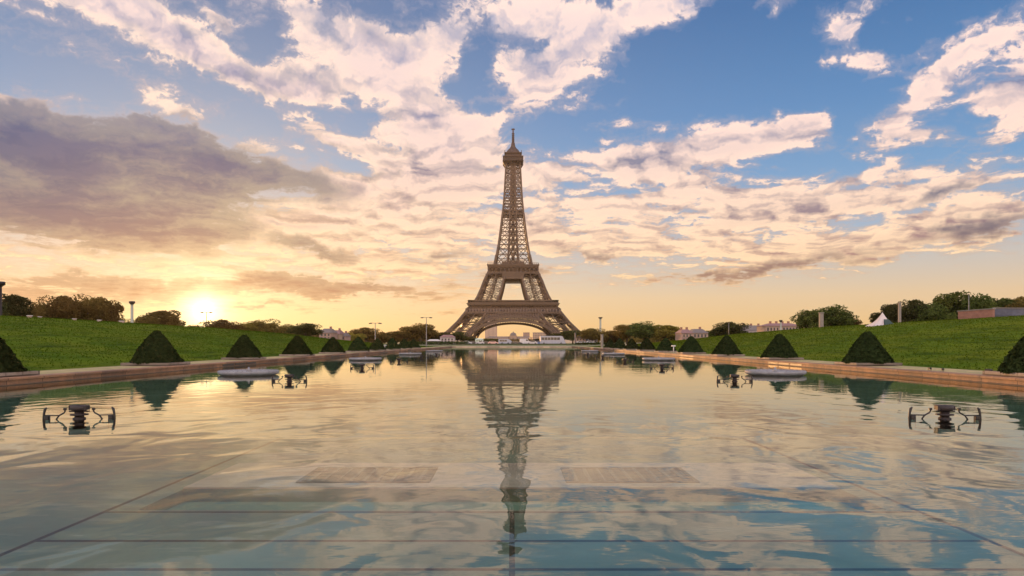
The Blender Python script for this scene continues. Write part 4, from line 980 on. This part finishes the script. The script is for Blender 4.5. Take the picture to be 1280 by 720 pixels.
house(654, 662, 415.3, 2000, 'plaster', 'concrete', 'narrow pinkish block behind the palace, right of its dome', 5, 6, 'building', 'office_block', deep=16, roofh=.03, chim=0)
house(666, 684, 415.3, 1900, 'cream', 'concrete', 'wide pale block behind the trees at the right of the arch', 9, 5, 'building', 'office_block', deep=16, roofh=.03, chim=0)
# ------------------------------------------------------------------ vehicles on the far road
def wheels(t, xs, y0, y1, r=.33, n=10):
    for x in xs:
        for y in (y0, y1):
            b = MB(); b.lathe([(r*.6,-.11),(r,-.09),(r,.09),(r*.6,.11)], 14); b.v = [(p[0]+x, p[2]+y, p[1]+r) for p in b.v]; w = b.build('wheel', M['tyre'], t)
            b = MB(); b.lathe([(r*.55,-.115),(r*.55,.115)], 10); b.v = [(p[0]+x, p[2]+y, p[1]+r) for p in b.v]; b.build('rim', M['grey'], w)
def car(px, paint, label, Y=282, flip=1, L=4.4, van=False, group='cars on the far road'):
    x = (px-640)/F*Y; t = empty('parked_car' if not van else 'delivery_van', (x, Y, 1.012), label, 'car' if not van else 'van', group); t.scale = (flip, 1, 1); a = L/2
    if van:
        prof = [(-a,.35),(-a,1.2),(-a+.05,2.2),(-a+.25,2.35),(a-1.6,2.35),(a-1.3,2.25),(a-.75,1.35),(a-.1,1.1),(a,.8),(a,.35)]; win = [(a-2.0,1.4),(a-2.0,2.05),(a-1.42,2.05),(a-.95,1.4)]
    else:
        prof = [(-a,.35),(-a,.85),(-a+.35,.95),(-a+.9,1.38),(-a+1.25,1.45),(a-1.9,1.45),(a-1.5,1.36),(a-.95,.98),(a-.15,.82),(a,.6),(a,.35)]; win = [(-a+.75,.96),(-a+1.15,1.34),(a-1.7,1.34),(a-1.15,.98)]
    b = MB(); b.prism(prof, -.86, .86); b.build('body', M[paint], t)
    for q in (-1, 1): b = MB(); b.prism(win, q*.8585-.0135, q*.8585+.0135); b.build('window', M['glass'], t)
    wheels(t, (-a+.85, a-.85), -.80, .80)
    for s in (-1, 1): b = MB(); b.bbox((a-.05,s*.6-.14,.6),(a+.02,s*.6+.14,.74),.01); b.build('headlight', M['white'], t)
def coach(px0, px1, Y, label, paint='coach', H=2.6, name='coach', nose=1):
    x0, x1 = (px0-640)/F*Y, (px1-640)/F*Y; L = x1-x0; t = empty(name, ((x0+x1)/2, Y, 1.012), label, 'coach', 'coaches on the far road'); t.scale = (nose, 1, 1); a = L/2
    b = MB(); b.prism([(-a,.35),(-a,H-.25),(-a+.25,H),(a-1.9,H),(a-1.2,H-.3),(a-.25,1.1),(a,.8),(a,.35)], -1.2, 1.2); b.build('body', M[paint], t)
    n = max(3, int(L/1.7))
    for k in range(n):
        for s in (-1, 1):
            q0 = -a+.5+(L-2.9)*k/n; b = MB(); b.box((q0+.06,s*1.21-.02,H*.52),(q0+(L-2.9)/n-.06,s*1.21+.02,H*.84)); b.build('window', M['glass'], t)
    b = MB(); b.prism([(a-1.15,H-.36),(a-.32,1.15),(a-.24,1.15),(a-1.07,H-.32)], -1.05, 1.05); b.build('windscreen', M['glass'], t)
    wheels(t, (-a+1.6, a-1.9), -1.1, 1.1, .45)
car(584.5, 'white_car', 'white car at the left end of the line on the far road', L=3.8)
car(591.5, 'dark_car', 'dark car just right of the leftmost white car on the far road', 284)
car(600, 'white_car', 'white car in front of the pale green hut', 281, -1, 3.6)
car(607.5, 'dark_car', 'dark car between the hut and the rose car', 283)
car(616.5, 'pink_car', 'rose coloured car left of the long grey coach', 281)
coach(623, 641, 286, 'long grey blue coach under the left half of the arch', 'coach', 2.3)
car(645.5, 'dark_car', 'dark car between the grey coach and the white van', 281)
car(656.5, 'white_car', 'white delivery van under the right half of the arch', 283, 1, 4.6, True, 'vans on the far road')
car(665, 'white_car', 'white car right of the white delivery van', 281, -1)
car(673, 'blue_car', 'blue car at the tail of the big white coach', 287)
coach(675, 707, 285, 'big white coach with a sloping nose right of the arch', 'coach', 3.5)
car(727, 'white_car', 'white car with a dark window in front of the pinkish pavilion', 280, 1, 4.8)
car(738.5, 'white_car', 'white car right of the pinkish pavilion, nose to the right', 281, 1, 4.6)
# ------------------------------------------------------------------ air
def haze(dens, g_):
    b = MB(); b.box((-2600, -120, -2), (2600, 2450, 352)); o = b.build('haze', None if 0 else hm(dens, g_)); o['kind'] = 'stuff'; o['label'] = 'thin warm evening haze'
def hm(dens, an):
    m = bpy.data.materials.new('haze_air'); m.use_nodes = True; nt = m.node_tree; nt.nodes.clear(); g = NG(nt)
    o = g.n('ShaderNodeOutputMaterial'); v = g.n('ShaderNodeVolumePrincipled'); v.inputs['Color'].default_value = (.95,.9,.84,1); v.inputs['Density'].default_value = dens; v.inputs['Anisotropy'].default_value = an
    nt.links.new(v.outputs[0], o.inputs['Volume']); return m
haze(.000025, .6)
